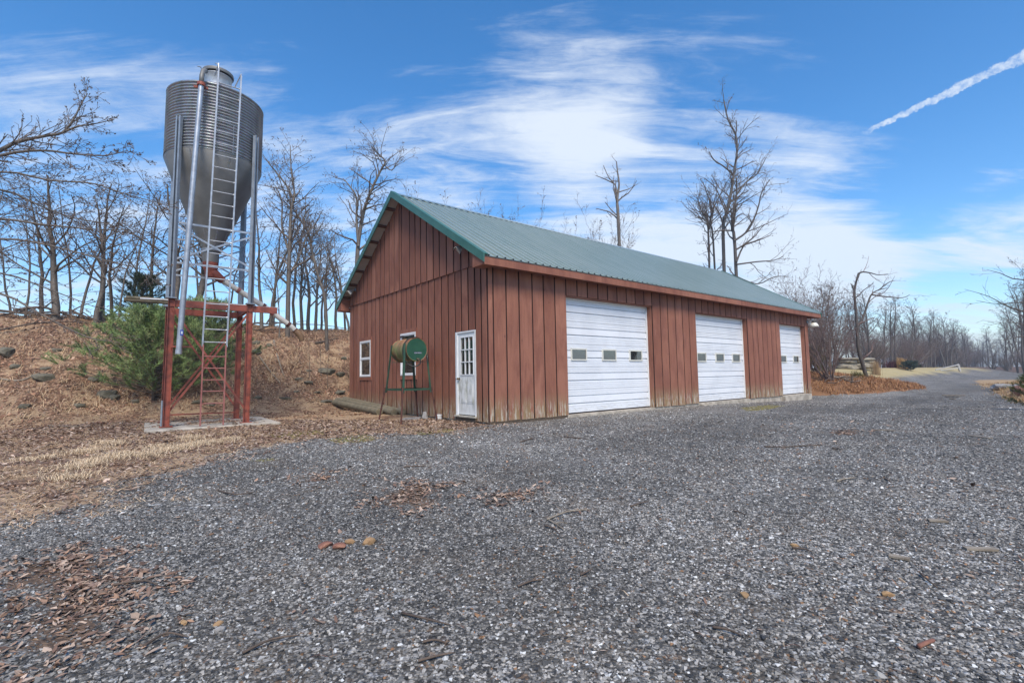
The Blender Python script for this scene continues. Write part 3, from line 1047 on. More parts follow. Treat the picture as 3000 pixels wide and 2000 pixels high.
for i in (1, 2):
    yy = gy0 + (gy1 - gy0) * i / 3
    gr.box(X - 0.008, X + 0.014, yy - 0.011, yy + 0.011, gz0, gz1)
    zz = gz0 + (gz1 - gz0) * i / 3
    for j in range(3):
        q0 = gy0 + (gy1 - gy0) * j / 3 + (0.011 if j else 0)
        q1 = gy0 + (gy1 - gy0) * (j + 1) / 3 - (0.011 if j < 2 else 0)
        gr.box(X - 0.0085, X + 0.014, q0, q1, zz - 0.011, zz + 0.011)
gr.build('window_grille', M_VINYL, ed)
for i in range(3):
    for j in range(3):
        q0, q1 = gy0 + (gy1 - gy0) * i / 3, gy0 + (gy1 - gy0) * (i + 1) / 3
        r0, r1 = gz0 + (gz1 - gz0) * j / 3, gz0 + (gz1 - gz0) * (j + 1) / 3
        MB().box(X + 0.015, X + 0.018, q0 + 0.001, q1 - 0.001, r0 + 0.001, r1 - 0.001).build('pane', M_GLASS, ed)
for q0, q1 in ((a + 0.095, (a + b) / 2 - 0.03), ((a + b) / 2 + 0.03, b - 0.12)):
    pn = MB()
    for e, d_ in ((0.0, 0.008), (0.035, 0.012)):
        pn.box(X - d_, X - 0.0005, q0 + e, q1 - e, z0 + 0.30 + e, z0 + 0.76 - e)
    pn.build('raised_panel', M_ENTRY, ed)
kb = MB()
kb.tube([(X - 0.004, b - 0.055, 0.985), (X - 0.03, b - 0.055, 0.985), (X - 0.034, b - 0.055, 0.985), (X - 0.06, b - 0.055, 0.985), (X - 0.066, b - 0.055, 0.985)], [0.034, 0.014, 0.026, 0.029, 0.018], 12)
kb.build('knob', M_BRASS, ed, True)
MB().tube([(0.0, b + 0.045, 0.985), (-0.012, b + 0.045, 0.985)], 0.016, 10).build('latch_plate', M_GALVB, ed)
MB().box(-0.05, 0.06, y0 - 0.01, y1 + 0.01, z0 - 0.035, z0 - 0.001).build('threshold', mat('pale_sill', speckle((0.50, 0.47, 0.40), (0.38, 0.35, 0.29), 8, 4, 0.3, 0.7, 0.1)), ed)
MB().box(-0.01, 0.06, y0, y1, -0.05, z0 - 0.036).build('kick_board', mat('old_sill'), ed)


def sash_window(y0, y1, z0, z1):
    xo = -0.030
    f_ = 0.06
    wf = MB()
    wf.box(xo, 0.04, y0, y1, z1 - f_, z1)
    wf.box(xo, 0.04, y0, y1, z0, z0 + f_ * 0.8)
    wf.box(xo, 0.04, y0, y0 + f_, z0 + f_ * 0.8, z1 - f_)
    wf.box(xo, 0.04, y1 - f_, y1, z0 + f_ * 0.8, z1 - f_)
    wn = wf.build('window', M_VINYL, barn)
    zm = (z0 + z1) / 2
    ss = MB()
    a_, b_ = y0 + f_, y1 - f_
    ss.box(xo + 0.008, 0.03, a_, b_, zm - 0.022, zm + 0.022)
    ss.build('meeting_rail', M_VINYL, wn)
    for q0, q1, xx in ((z0 + f_ * 0.8, zm - 0.022, 0.022), (zm + 0.022, z1 - f_, 0.012)):
        s2 = MB()
        e = 0.026
        s2.box(xo + xx, 0.03, a_, b_, q1 - e, q1)
        s2.box(xo + xx, 0.03, a_, b_, q0, q0 + e)
        s2.box(xo + xx, 0.03, a_, a_ + e, q0 + e, q1 - e)
        s2.box(xo + xx, 0.03, b_ - e, b_, q0 + e, q1 - e)
        s2.build('sash', M_VINYL, wn)
        MB().box(xo + xx + 0.012, xo + xx + 0.015, a_ + e - 0.003, b_ - e + 0.003, q0 + e - 0.003, q1 - e + 0.003).build('pane', M_GLASS, wn)
    cs_ = 0.085
    for q in ((y0 - cs_ * 0.45, y1 + cs_ * 0.45, z1 + 0.001, z1 + 0.115), (y0 - cs_ * 0.45, y1 + cs_ * 0.45, z0 - 0.115, z0 - 0.001), (y0 - cs_ * 0.45, y0 - 0.001, z0 - 0.001, z1 + 0.001), (y1 + 0.001, y1 + cs_ * 0.45, z0 - 0.001, z1 + 0.001)):
        MB().box(-0.022, 0.03, *q).build('casing', M_TRIM, wn)
    return wn


sash_window(*WIN1)
w2 = sash_window(*WIN2)
MB().box(-0.055, -0.031, WIN2[1] - 0.22, WIN2[1] - 0.03, WIN2[3] - 0.105, WIN2[3] - 0.065).build('latch_bracket', M_BLACK, w2)


def floodlight(y, z, yaw, label):
    e = empty('floodlight', b2w(-0.045, y, z), BROT)
    tag(e, label, 'floodlight', 'floodlights under the gable eaves')
    MB().box(-0.03, 0.012, -0.05, 0.05, -0.05, 0.05).build('mounting_plate', M_LEG, e)
    MB().tube([(-0.03, 0, 0), (-0.10, 0, -0.01), (-0.12, 0, -0.05)], 0.014, 8).build('arm', M_LEG, e)
    h = MB()
    c_, s_ = math.cos(yaw), math.sin(yaw)
    ax = Vector((-c_ * 0.75, s_ * 0.75, -0.66)).normalized()
    up = Vector((0, 0, 1))
    rt_ = ax.cross(up).normalized()
    u2 = rt_.cross(ax)
    c0 = Vector((-0.13, 0, -0.06))
    q = []
    for d_, w_, hh in ((0.0, 0.04, 0.03), (0.05, 0.075, 0.06), (0.12, 0.10, 0.08)):
        q += [c0 + ax * d_ + rt_ * (i * w_) + u2 * (j * hh) for i, j in ((-1, -1), (1, -1), (1, 1), (-1, 1))]
    h.add(q, [(3, 2, 1, 0)] + [(k + i, k + (i + 1) % 4, k + 4 + (i + 1) % 4, k + 4 + i) for k in (0, 4) for i in range(4)])
    h.build('housing', mat('weathered_aluminium', speckle((0.40, 0.40, 0.39), (0.28, 0.28, 0.27), 9, 3, 0.3, 0.7, 0), metal=0.5, rough=0.5), e)
    g = MB()
    g.add([c0 + ax * 0.118 + rt_ * (i * 0.092) + u2 * (j * 0.072) for i, j in ((-1, -1), (1, -1), (1, 1), (-1, 1))], [(0, 1, 2, 3)])
    g.build('lens', mat('frosted_lens', col=(0.55, 0.58, 0.55), rough=0.15), e)
    v = MB()
    v.add([c0 + ax * d_ + rt_ * (i * w_) + u2 * hh for d_, i, w_, hh in ((0.04, -1, 0.08, 0.075), (0.04, 1, 0.08, 0.075), (0.17, 1, 0.105, 0.096), (0.17, -1, 0.105, 0.096), (0.04, -1, 0.08, 0.068), (0.04, 1, 0.08, 0.068), (0.17, 1, 0.105, 0.089), (0.17, -1, 0.105, 0.089))],
          [(0, 1, 2, 3), (7, 6, 5, 4), (0, 4, 5, 1), (1, 5, 6, 2), (2, 6, 7, 3), (3, 7, 4, 0)])
    v.build('visor', mat('weathered_aluminium'), e)


floodlight(0.80, 4.20, 0.5, 'grey floodlight on the gable boards above the entry door')
floodlight(7.98, 4.20, 0.4, 'grey floodlight on the gable boards at the eave beside the bank')
# barn lamp at the far corner
lp = empty('wall_lamp', b2w(18.40, 0.0, 3.30), BROT)
tag(lp, 'off white bell shaded lamp on the barn corner beside the last garage door', 'lamp')
MB().box(-0.06, 0.06, -0.05, -0.001, -0.05, 0.08).build('mounting_plate', M_LEG, lp)
MB().tube([(0, -0.05, 0.05), (0.05, -0.22, 0.08), (0.08, -0.27, 0.04), (0.08, -0.27, -0.02)], 0.022, 8).build('arm', M_LEG, lp)
MB().lathe([(0.0, 0.06), (0.06, 0.06), (0.075, 0.0), (0.075, -0.06), (0.06, -0.07)], 20, (0.08, -0.27, 0.0)).build('socket', mat('dark_socket', col=(0.05, 0.05, 0.045), rough=0.5), lp, True)
MB().lathe([(0.07, -0.05), (0.12, -0.08), (0.17, -0.16), (0.20, -0.25), (0.19, -0.25), (0.16, -0.16), (0.10, -0.09)], 28, (0.08, -0.27, 0.0)).build('lamp_shade', M_LAMP, lp, True)

# ------------------------------------------------------------------ feed bin on its stand
FB = Vector((-7.42, 11.72))
FTH = 0.649
fb = empty('feed_bin', (FB.x, FB.y, 0.05), FTH)
fb.rotation_euler = (0, 0.011, FTH)
tag(fb, 'corrugated grey metal feed bin with cone hopper and ladder on red steel stand', 'feed bin')
LR = 1.073 * math.cos(math.pi / 4)             # legs stand at (+-LR, +-LR)
Z0 = 0.05                                       # heights below are world heights; the empty stands at Z0


def zz(v):
    return v - Z0


DR = 1.03
pr = []
nr = 22
for i in range(nr * 6 + 1):
    f = i / (nr * 6)
    pr.append((DR + 0.017 * math.cos(i * math.pi / 3), zz(6.37 + 1.58 * f)))
drum = MB().lathe(pr, 64).build('drum', M_GALV, fb, True)
MB().lathe([(DR + 0.012, zz(7.945)), (DR + 0.022, zz(7.965)), (DR + 0.004, zz(7.985)), (0.31, zz(8.40))], 64).build('roof_cone', M_GALV, drum, True)
for k in range(3):                              # bolted vertical seams
    a = R(-75 + k * 120)
    st = MB()
    st.bar((1.047 * math.cos(a), 1.047 * math.sin(a), zz(6.40)), (1.047 * math.cos(a), 1.047 * math.sin(a), zz(7.10)), 0.012, 0.012, (math.cos(a), math.sin(a), 0))
    st.build('seam', M_LEG, drum)
hop = MB().lathe([(DR + 0.004, zz(6.385)), (DR + 0.012, zz(6.35)), (0.86, zz(5.86)), (0.52, zz(5.02)), (0.205, zz(4.30)), (0.20, zz(4.24)), (0.175, zz(4.22)), (0.175, zz(3.98)), (0.165, zz(3.86))], 48).build('hopper', M_CONE, fb, 'auto')
for k in range(8):
    a = R(12 + k * 45)
    sm_ = MB()
    ca, sa = math.cos(a), math.sin(a)
    sm_.bar((1.036 * ca, 1.036 * sa, zz(6.33)), (0.212 * ca, 0.212 * sa, zz(4.30)), 0.03, 0.008, (ca, sa, 0.4))
    sm_.build('seam', M_GALV, hop)
MB().lathe([(0.215, zz(4.25)), (0.222, zz(4.235)), (0.222, zz(4.21)), (0.18, zz(4.20))], 40).build('hopper_collar', M_LEG, fb, True)
cl_ = MB().lathe([(0.305, zz(8.38)), (0.305, zz(8.66)), (0.318, zz(8.67)), (0.318, zz(8.69)), (0.29, zz(8.69))], 40).build('neck', M_GALVB, fb, True)
MB().lathe([(0.30, zz(8.735)), (0.345, zz(8.725)), (0.352, zz(8.745)), (0.345, zz(8.80)), (0.24, zz(8.86)), (0.0, zz(8.885))], 40).build('lid', M_CONE, fb, 'auto')
hg = MB()
hg.tube([(-0.02, -0.34, zz(8.56)), (-0.02, -0.36, zz(8.72)), (-0.06, -0.30, zz(8.90)), (-0.08, -0.22, zz(8.93))], 0.014, 6)
hg.tube([(-0.30, -0.20, zz(8.60)), (-0.40, -0.28, zz(8.68)), (-0.46, -0.30, zz(8.66))], 0.012, 6)
hg.build('lid_lever', M_LEG, fb)
# legs: open channels, two flanges and a web
for sx in (-1, 1):
    for sy in (-1, 1):
        a = math.atan2(sy, sx)
        er, et = Vector((math.cos(a), math.sin(a), 0)), Vector((-math.sin(a), math.cos(a), 0))
        c = Vector((sx * LR, sy * LR, 0)) + er * 0.035
        top = 7.07 if sy < 0 else 7.05
        lg = MB()
        lg.bar(c - er * 0.03 + Vector((0, 0, zz(2.89))), c - er * 0.03 + Vector((0, 0, zz(top))), 0.105, 0.008, er)
        for e in (-1, 1):
            lg.bar(c + et * (e * 0.056) + Vector((0, 0, zz(2.89))), c + et * (e * 0.056) + Vector((0, 0, zz(top))), 0.008, 0.068, er)
            lg.bar(c + et * (e * 0.042) + er * 0.036 + Vector((0, 0, zz(2.89))), c + et * (e * 0.042) + er * 0.036 + Vector((0, 0, zz(top))), 0.036, 0.007, er)
        lo_ = lg.build('leg', M_LEG, fb)
        bp = MB()
        bp.box(c.x - 0.10, c.x + 0.10, c.y - 0.10, c.y + 0.10, zz(2.868), zz(2.889))
        bp.build('base_plate', M_LEG, lo_)
crn = [(-LR, -LR), (LR, -LR), (LR, LR), (-LR, LR)]
for i in range(4):
    a, b = Vector((*crn[i], 0)), Vector((*crn[(i + 1) % 4], 0))
    out = ((a + b) / 2).normalized()
    for z_ in (4.61, 3.69):
        MB().bar(a + out * 0.02 + Vector((0, 0, zz(z_))), b + out * 0.02 + Vector((0, 0, zz(z_))), 0.006, 0.045).build('tie_bar', M_GALVB, fb)
    for s in (0, 1):
        p_, q_ = (a, b) if s else (b, a)
        o_ = out * (0.028 + 0.012 * s)
        MB().bar(p_ + o_ + Vector((0, 0, zz(4.52))), q_ + o_ + Vector((0, 0, zz(3.76))), 0.006, 0.04).build('cross_brace', M_GALVB, fb)

# red stand
std = MB()
for i in range(4):
    a, b = Vector((*crn[i], 0)), Vector((*crn[(i + 1) % 4], 0))
    if i % 2 == 0:
        ext = Vector((0.62, 0, 0)) if i == 0 else Vector((0, 0, 0))
        std.bar(a + Vector((-0.05, 0, zz(2.765))), b + ext + Vector((0, 0, zz(2.765))), 0.075, 0.15)
    else:
        std.bar(a + Vector((0, 0, zz(2.78))), b + Vector((0, 0, zz(2.78))), 0.07, 0.13)
std = std.build('stand', M_RED, fb)
for i, (x_, y_) in enumerate(crn):
    pw = 0.115
    ps = MB()
    o_ = Vector((x_, y_, 0)).normalized() * 0.02
    ps.bar(Vector((x_, y_, zz(0.06))) + o_, Vector((x_, y_, zz(2.868))) + o_, 0.010, pw, (1, 0, 0))
    for e in (-1, 1):
        ps.bar(Vector((x_ + e * pw / 2, y_, zz(0.06))) + o_, Vector((x_ + e * pw / 2, y_, zz(2.868))) + o_, pw, 0.011, (1, 0, 0))
    p2 = ps.build('post', M_RED, std)
    MB().box(x_ + o_.x - 0.12, x_ + o_.x + 0.12, y_ + o_.y - 0.11, y_ + o_.y + 0.11, zz(0.047), zz(0.064)).build('foot_plate', M_RED, std)
for i in (0, 2, 3):
    a, b = Vector((*crn[i], 0)), Vector((*crn[(i + 1) % 4], 0))
    out = ((a + b) / 2).normalized()
    for s in (0, 1):
        p_, q_ = (a, b) if s else (b, a)
        o_ = out * (0.010 + 0.03 * s - (0.02 if i else 0))
        for e in (0, 1):
            if e:
                continue
            MB().bar(p_ + o_ + Vector((0, 0, zz(2.66 - 0.16 * e))), q_ + o_ + Vector((0, 0, zz(0.34 - 0.10 * e))), 0.006, 0.045).build('brace', M_RED, std)
    if i:
        MB().bar(a + Vector((0, 0, zz(0.22))), b + Vector((0, 0, zz(0.22))), 0.035, 0.035).build('tie_bar', M_RED, std)
MB().bar((-LR, -LR - 0.07, zz(1.80)), (-0.34, -LR - 0.10, zz(1.80)), 0.035, 0.035).build('pipe_bracket', M_RED, std)

# ladder, faded red below, galvanised above
lad = MB()
lx = lambda z_: 0.015 * (z_ - 1.85)
YL = -1.155
for s in (-0.19, 0.275):
    lad.bar((s + lx(1.80), YL, zz(1.80)), (s + lx(8.28), YL, zz(8.28)), 0.032, 0.045, (0, 1, 0))
lad = lad.build('ladder', M_GALVB, fb)
hp = MB()
hp.tube([(0.275 + lx(8.2), YL, zz(8.2)), (0.275 + lx(8.3), YL + 0.02, zz(8.34)), (0.30, -0.70, zz(8.22))], 0.013, 6)
hp.tube([(-0.19 + lx(8.2), YL, zz(8.2)), (-0.19 + lx(8.3), YL + 0.02, zz(8.42)), (-0.12, -0.6, zz(8.40))], 0.013, 6)
hp.build('hand_rail', M_GALVB, lad)
z_ = 1.90
while z_ < 8.1:
    MB().tube([(-0.19 + lx(z_), YL, zz(z_)), (-0.15 + lx(z_), YL, zz(z_)), (0.235 + lx(z_), YL, zz(z_)), (0.275 + lx(z_), YL, zz(z_))], [0.02, 0.013, 0.013, 0.02], 8).build('rung', M_GALVB, lad)
    z_ += 0.288
for z_ in (2.77, 4.61, 6.45, 7.8):
    bk = MB()
    for s in (-0.19, 0.275):
        bk.bar((s + lx(z_), YL, zz(z_ - 0.06)), (s * 0.98 + lx(z_), -0.74 if z_ < 6 else -1.0, zz(z_ - 0.06)), 0.022, 0.022)
    bk.build('standoff', M_GALVB, lad)
ll = MB()
for s in (-0.175, 0.262):
    ll.bar((s, YL - 0.005, zz(0.055)), (s, YL - 0.005, zz(1.84)), 0.028, 0.04, (0, 1, 0))
ll = ll.build('lower_ladder', M_PINK, fb)
for z_ in (0.54, 0.81, 1.06, 1.32, 1.58):
    MB().tube([(-0.175, YL, zz(z_)), (0.262, YL, zz(z_))], 0.013, 8).build('rung', M_PINK, ll)
for s in (-0.175, 0.262):
    MB().bar((s, YL, zz(0.10)), (s - 0.02, -LR, zz(2.70)), 0.02, 0.02).build('stay', M_PINK, ll) if False else None
# fill pipe
fp = MB()
fp.tube([(-0.62, -1.18, zz(1.66)), (-0.42, -1.18, zz(7.74))], 0.056, 16)
fp = fp.build('fill_pipe', M_GALVB, fb, 'auto')
MB().tube([(-0.622, -1.18, zz(1.62)), (-0.619, -1.18, zz(1.72))], 0.064, 16).build('pipe_end', M_GALVB, fp, 'auto')
MB().tube([(-0.42, -1.18, zz(7.78)), (-0.415, -1.16, zz(7.98)), (-0.39, -1.10, zz(8.14)), (-0.35, -1.02, zz(8.21)), (-0.33, -0.98, zz(8.22))], 0.05, 16).build('elbow', M_CONE, fp, True)
rk = MB()
rk.tube([(-0.42, -1.18, zz(7.73)), (-0.419, -1.18, zz(7.80))], 0.085, 16)
rk.bar((-0.56, -1.12, zz(7.70)), (-0.28, -1.10, zz(7.76)), 0.03, 0.05)
rk.build('clamp', M_RED, fp)
MB().bar((-0.585, -1.237, zz(2.02)), (-0.583, -1.237, zz(2.14)), 0.06, 0.003, (0, 1, 0)).build('sticker', M_BLUE, fp)
MB().bar((-0.584, -1.2395, zz(2.05)), (-0.583, -1.2395, zz(2.11)), 0.03, 0.003, (0, 1, 0)).build('sticker_mark', M_PALE, fp)
# boot and discharge spout
MB().lathe([(0.15, zz(3.99)), (0.172, zz(3.97)), (0.172, zz(3.83)), (0.125, zz(3.70)), (0.11, zz(3.58))], 24).build('boot', M_RED, fb, 'auto')
MB().tube([(-0.03, 0, zz(3.74)), (0.05, 0.0, zz(3.70)), (0.28, 0.03, zz(3.52))], [0.12, 0.125, 0.09], 16).build('boot_elbow', M_RED, fb, 'auto')
spo = [Vector((0.22, 0.03, zz(3.565))), Vector((1.24, 0.10, zz(2.965))), Vector((1.86, 0.10, zz(2.52))), Vector((2.04, 0.10, zz(2.36)))]
sp_ = MB().tube(spo, 0.068, 18).build('spout', mat('chalky_white_pipe', speckle((0.58, 0.56, 0.52), (0.42, 0.39, 0.35), 6, 5, 0.4, 0.7, 0)), fb, 'auto')
for p_, q_, rr in ((spo[0], spo[1], 0.40), (spo[0], spo[1], 0.985), (spo[1], spo[2], 0.34), (spo[1], spo[2], 0.97), (spo[2], spo[3], 0.9)):
    c = p_.lerp(q_, rr)
    d_ = (q_ - p_).normalized()
    MB().tube([c - d_ * 0.035, c + d_ * 0.035], 0.077, 18).build('joint_ring', M_PINK if rr < 0.5 else M_RUST, sp_, 'auto')
MB().tube([spo[3] - Vector((0.02, 0, -0.018)), spo[3] + Vector((0.08, 0, -0.08)), spo[3] + Vector((0.13, 0, -0.16)), spo[3] + Vector((0.15, 0, -0.26))], [0.078, 0.088, 0.085, 0.055], 16, cap=False).build('spout_tip', mat('tan_plastic', speckle((0.25, 0.16, 0.09), (0.16, 0.09, 0.05), 8, 4, 0.3, 0.7, 0)), sp_, 'auto')
# conduit on the near post
cd = MB()
cd.tube([(-LR - 0.10, -LR - 0.03, zz(0.05)), (-LR - 0.10, -LR - 0.03, zz(0.62))], 0.02, 10)
cd.build('conduit', M_LEG, fb)

# concrete pad
pad = MB()
pv = [Vector((p.x, p.y)) for p in (px_z(432, 1252, 0.02), px_z(769, 1245, 0.02), px_z(722, 1219, 0.02), px_z(440, 1232, 0.02))]
ctr = FB
ex_, ey_ = Vector((math.cos(FTH), math.sin(FTH))), Vector((-math.sin(FTH), math.cos(FTH)))
poly = [ctr + ex_ * a + ey_ * b for a, b in ((-1.15, -1.32), (1.42, -1.32), (1.40, 1.15), (-1.15, 1.15))]
ring = []
for d_ in (0.0,):
    pass
P_ = [(p.x, p.y) for p in poly]
Pi = [tuple(ctr + (Vector(p) - ctr) * 0.985) for p in P_]
vs_ = [(*p, -0.22) for p in P_] + [(*p, 0.028) for p in P_] + [(*p, 0.044) for p in Pi]
fs_ = [(0, 1, 2, 3)] + [(k + i, k + (i + 1) % 4, k + 4 + (i + 1) % 4, k + 4 + i) for k in (0, 4) for i in range(4)] + [(8, 9, 10, 11)]
pd = MB().add(vs_, fs_).build('concrete_pad', M_CONC, loc=(FB.x, FB.y, 0.0))
tag(pd, 'weathered concrete pad under the red stand of the feed bin', 'pad')
# poles laid across the stand
for y_, z_, x0, x1, r_, mt, nm, lb, ct in (
        (-0.42, 2.885, -1.55, 1.0, 0.036, M_LOG, 'wooden_pole', 'thin wooden pole lying across the top of the red stand', 'pole'),
        (0.10, 2.90, -1.60, 0.78, 0.05, M_LOG, 'wooden_pole', 'thick mossy wooden pole lying across the middle of the red stand', 'pole'),
        (-0.62, 2.862, -1.30, 1.50, 0.014, M_VINYL, 'metal_rod', 'thin white rod lying along the front beam of the red stand', 'rod')):
    o = ctr
    a = o + ex_ * x0 + ey_ * y_
    b = o + ex_ * x1 + ey_ * (y_ + 0.06)
    zc = z_ + (r_ - 0.036) * 0.3
    t_ = MB()
    n_ = 7
    t_.tube([(a.x + (b.x - a.x) * i / n_, a.y + (b.y - a.y) * i / n_, zc + 0.008 * math.sin(i * 1.7)) for i in range(n_ + 1)], [r_ * (1 - 0.03 * i) for i in range(n_ + 1)], 10)
    tag(t_.build(nm, mt, None, True, loc=((a.x + b.x) / 2, (a.y + b.y) / 2, zc)), lb, ct)

# ------------------------------------------------------------------ fuel drum on its stand
ds = empty('drum_stand', b2w(-0.777, 2.38, zt1(*b2w(-0.777, 2.38)[:2])), BROT)
tag(ds, 'four legged green angle iron stand with rusty pipe feet against the gable', 'stand')
gz = ds.location.z
feet = [(-1.30, 1.75), (-0.24, 1.90), (-0.20, 3.00), (-1.30, 3.02)]
tops = [(-1.085, 2.02), (-0.470, 2.02), (-0.470, 2.76), (-1.085, 2.76)]
mids = []
for (fx, fy), (tx, ty) in zip(feet, tops):
    fz = zt1(*b2w(fx, fy)[:2]) - gz - 0.01
    f_ = Vector((fx + 0.777, fy - 2.38, fz))
    t_ = Vector((tx + 0.777, ty - 2.38, 1.87 - gz))
    k = (0.76 - gz - f_.z) / (t_.z - f_.z)
    m_ = f_.lerp(t_, k) + Vector(((tx - fx) * 0.10, (ty - fy) * 0.10, 0))
    mids.append(m_)
    lg = MB()
    inw = Vector((-m_.x, -m_.y, 0)).normalized()
    d_ = Vector((1 if tx < -0.777 else -1, 0, 0))
    e_ = Vector((0, 1 if ty < 2.38 else -1, 0))
    lo_ = m_ - Vector((0, 0, 0.10))
    lg.bar(lo_ + d_ * 0.02, t_ + d_ * 0.02, 0.045, 0.006, e_)
    lg.bar(lo_ + e_ * 0.02, t_ + e_ * 0.02, 0.045, 0.006, d_)
    lg.build('leg', M_SGREEN, ds)
    MB().tube([m_ + Vector((0, 0, 0.03)), m_.lerp(f_, 0.35) + Vector((0, 0, -0.0)), f_], 0.021, 10).build('pipe_foot', M_RUST, ds, 'auto')
    MB().box(f_.x - 0.055, f_.x + 0.055, f_.y - 0.04, f_.y + 0.04, f_.z - 0.012, f_.z + 0.012).build('foot_pad', M_RUST, ds)
for i in range(4):
    a, b = mids[i], mids[(i + 1) % 4]
    cb = MB()
    out = ((a + b) / 2)
    out = Vector((out.x, out.y, 0)).normalized()
    cb.bar(a - out * 0.02, b - out * 0.02, 0.04, 0.006)
    cb.bar(a - Vector((0, 0, 0.02)), b - Vector((0, 0, 0.02)), 0.006, 0.045)
    cb.build('cross_bar', M_SGREEN, ds)
cr_ = MB()
for y_ in (2.08, 2.70):
    for s in (-1, 1):
        x_ = -0.777 + s * 0.235
        cr_.bar((x_ - 0.07 * s + 0.777, y_ - 2.38, 1.46 - gz), (x_ + 0.09 * s + 0.777, y_ - 2.38, 1.62 - gz), 0.05, 0.006)
    cr_.bar((-0.30, y_ - 2.38, 1.43 - gz), (0.30, y_ - 2.38, 1.43 - gz), 0.045, 0.012)
cr_.build('cradle', M_SGREEN, ds)
# the drum lies along the gable
dm = empty('fuel_drum', b2w(-0.777, 2.38, 1.435), BROT)
tag(dm, 'rusty olive steel drum with dark green end lying on the green stand', 'drum')
DRR, zc = 0.288, 0.292
pts = []
for y_, r_ in ((-0.43, DRR - 0.012), (-0.44, DRR + 0.002), (-0.425, DRR + 0.006), (-0.41, DRR), (-0.16, DRR), (-0.145, DRR + 0.011), (-0.13, DRR), (0.13, DRR), (0.145, DRR + 0.011), (0.16, DRR), (0.41, DRR), (0.425, DRR + 0.006), (0.44, DRR + 0.002), (0.43, DRR - 0.012)):
    pts.append((y_, r_))
bd = MB()
o = 0
for y_, r_ in pts:
    for c_, s_ in _trig[40]:
        bd.v.append((r_ * c_, y_, zc + r_ * s_))
for i in range(len(pts) - 1):
    for j in range(40):
        bd.f.append((i * 40 + j, i * 40 + (j + 1) % 40, (i + 1) * 40 + (j + 1) % 40, (i + 1) * 40 + j))
bd.m = [0] * len(bd.f)
bd.build('body', M_DRUM, dm, 'auto')
for y_, mt in ((-0.428, M_DGREEN), (0.428, M_DRUM)):
    e = MB()
    e.tube([(0, y_ - 0.002, zc), (0, y_ + 0.002, zc)], DRR - 0.008, 40)
    e.build('end_cap', mt, dm)
MB().box(-0.075, 0.135, -0.4335, -0.4305, zc - 0.105, zc - 0.058).build('label_plate', M_NAVY, dm)
cu = bpy.data.curves.new('lettering', 'FONT')
cu.body = 'KEROSENE'
cu.size = 0.042
cu.align_x = 'CENTER'
to = bpy.data.objects.new('lettering', cu)
COL.objects.link(to)
dg = bpy.context.evaluated_depsgraph_get()
tm = bpy.data.meshes.new_from_object(to.evaluated_get(dg))
bpy.data.objects.remove(to)
tm.materials.clear()
tm.materials.append(M_PALE)
to = link(bpy.data.objects.new('lettering', tm), dm)
to.location = (0.03, -0.4345, zc - 0.097)
to.rotation_euler = (R(90), 0, 0)
MB().tube([(0.0, -0.43, zc - 0.235), (0.0, -0.47, zc - 0.235), (0.03, -0.50, zc - 0.24)], 0.02, 10).build('valve', M_BRASS, dm)
hs = [(0.03, -0.50, zc - 0.24), (0.06, -0.52, zc - 0.29), (0.03, -0.50, zc - 0.37), (-0.08, -0.47, zc - 0.42), (-0.22, -0.38, zc - 0.36), (-0.31, -0.33, zc - 0.18), (-0.315, -0.32, zc + 0.05), (-0.24, -0.32, zc + 0.21), (-0.08, -0.32, zc + 0.305), (0.10, -0.32, zc + 0.298), (0.24, -0.32, zc + 0.20), (0.31, -0.33, zc + 0.03), (0.30, -0.36, zc - 0.14)]


def smooth_path(p, n=5):
    p = [Vector(q) for q in p]
    out = []
    for i in range(len(p) - 1):
        a, b, c, d = p[max(i - 1, 0)], p[i], p[i + 1], p[min(i + 2, len(p) - 1)]
        for k in range(n):
            t = k / n
            out.append(0.5 * ((2 * b) + (c - a) * t + (2 * a - 5 * b + 4 * c - d) * t * t + (3 * b - a - 3 * c + d) * t ** 3))
    out.append(p[-1])
    return out


MB().tube(smooth_path(hs), 0.015, 8).build('hose', M_BLACK, dm, True)
MB().tube([(0.30, -0.37, zc - 0.13), (0.31, -0.40, zc - 0.20), (0.29, -0.42, zc - 0.30)], [0.022, 0.026, 0.014], 8).build('nozzle', M_BLACK, dm)

# ------------------------------------------------------------------ small things in the yard
def px_ground(u, v):
    d = px_dir(u, v)
    t = np.geomspace(1.5, 260, 2600)
    z = zt(d.x * t, d.y * t)
    below = np.nonzero(CAM_H + d.z * t < z)[0]
    k = t[below[0]] if len(below) else t[-1]
    return Vector((d.x * k, d.y * k, zt1(d.x * k, d.y * k)))


def rock_mesh(name, sx, sy, sz, seed, mt, sub=2, rough=0.28, flat=0.0):
    bm = bmesh.new()
    bmesh.ops.create_icosphere(bm, subdivisions=sub, radius=1.0)
    o = Vector((seed * 3.1, seed * 1.7, seed * 0.9))
    rp = random.Random(int(seed * 97))
    cuts = [(Vector((rp.gauss(0, 1), rp.gauss(0, 1), rp.gauss(0, 0.8))).normalized(), rp.uniform(0.5, 0.85)) for _ in range(7 if rough > 0.22 else 3)]
    for v in bm.verts:
        n = mnoise.noise(v.co * 0.9 + o) * rough * 1.4 + mnoise.noise(v.co * 2.3 + o) * rough * 0.7
        c = v.co * (1 + n)
        for cn, cd2 in cuts:
            e_ = c.dot(cn) - cd2
            if e_ > 0:
                c = c - cn * e_
        if flat:
            c.z = max(min(c.z, 1 - flat), -0.6)
        v.co = Vector((c.x * sx, c.y * sy, c.z * sz))
    me = bpy.data.meshes.new(name)
    bm.to_mesh(me)
    bm.free()
    me.materials.append(mt)
    return me


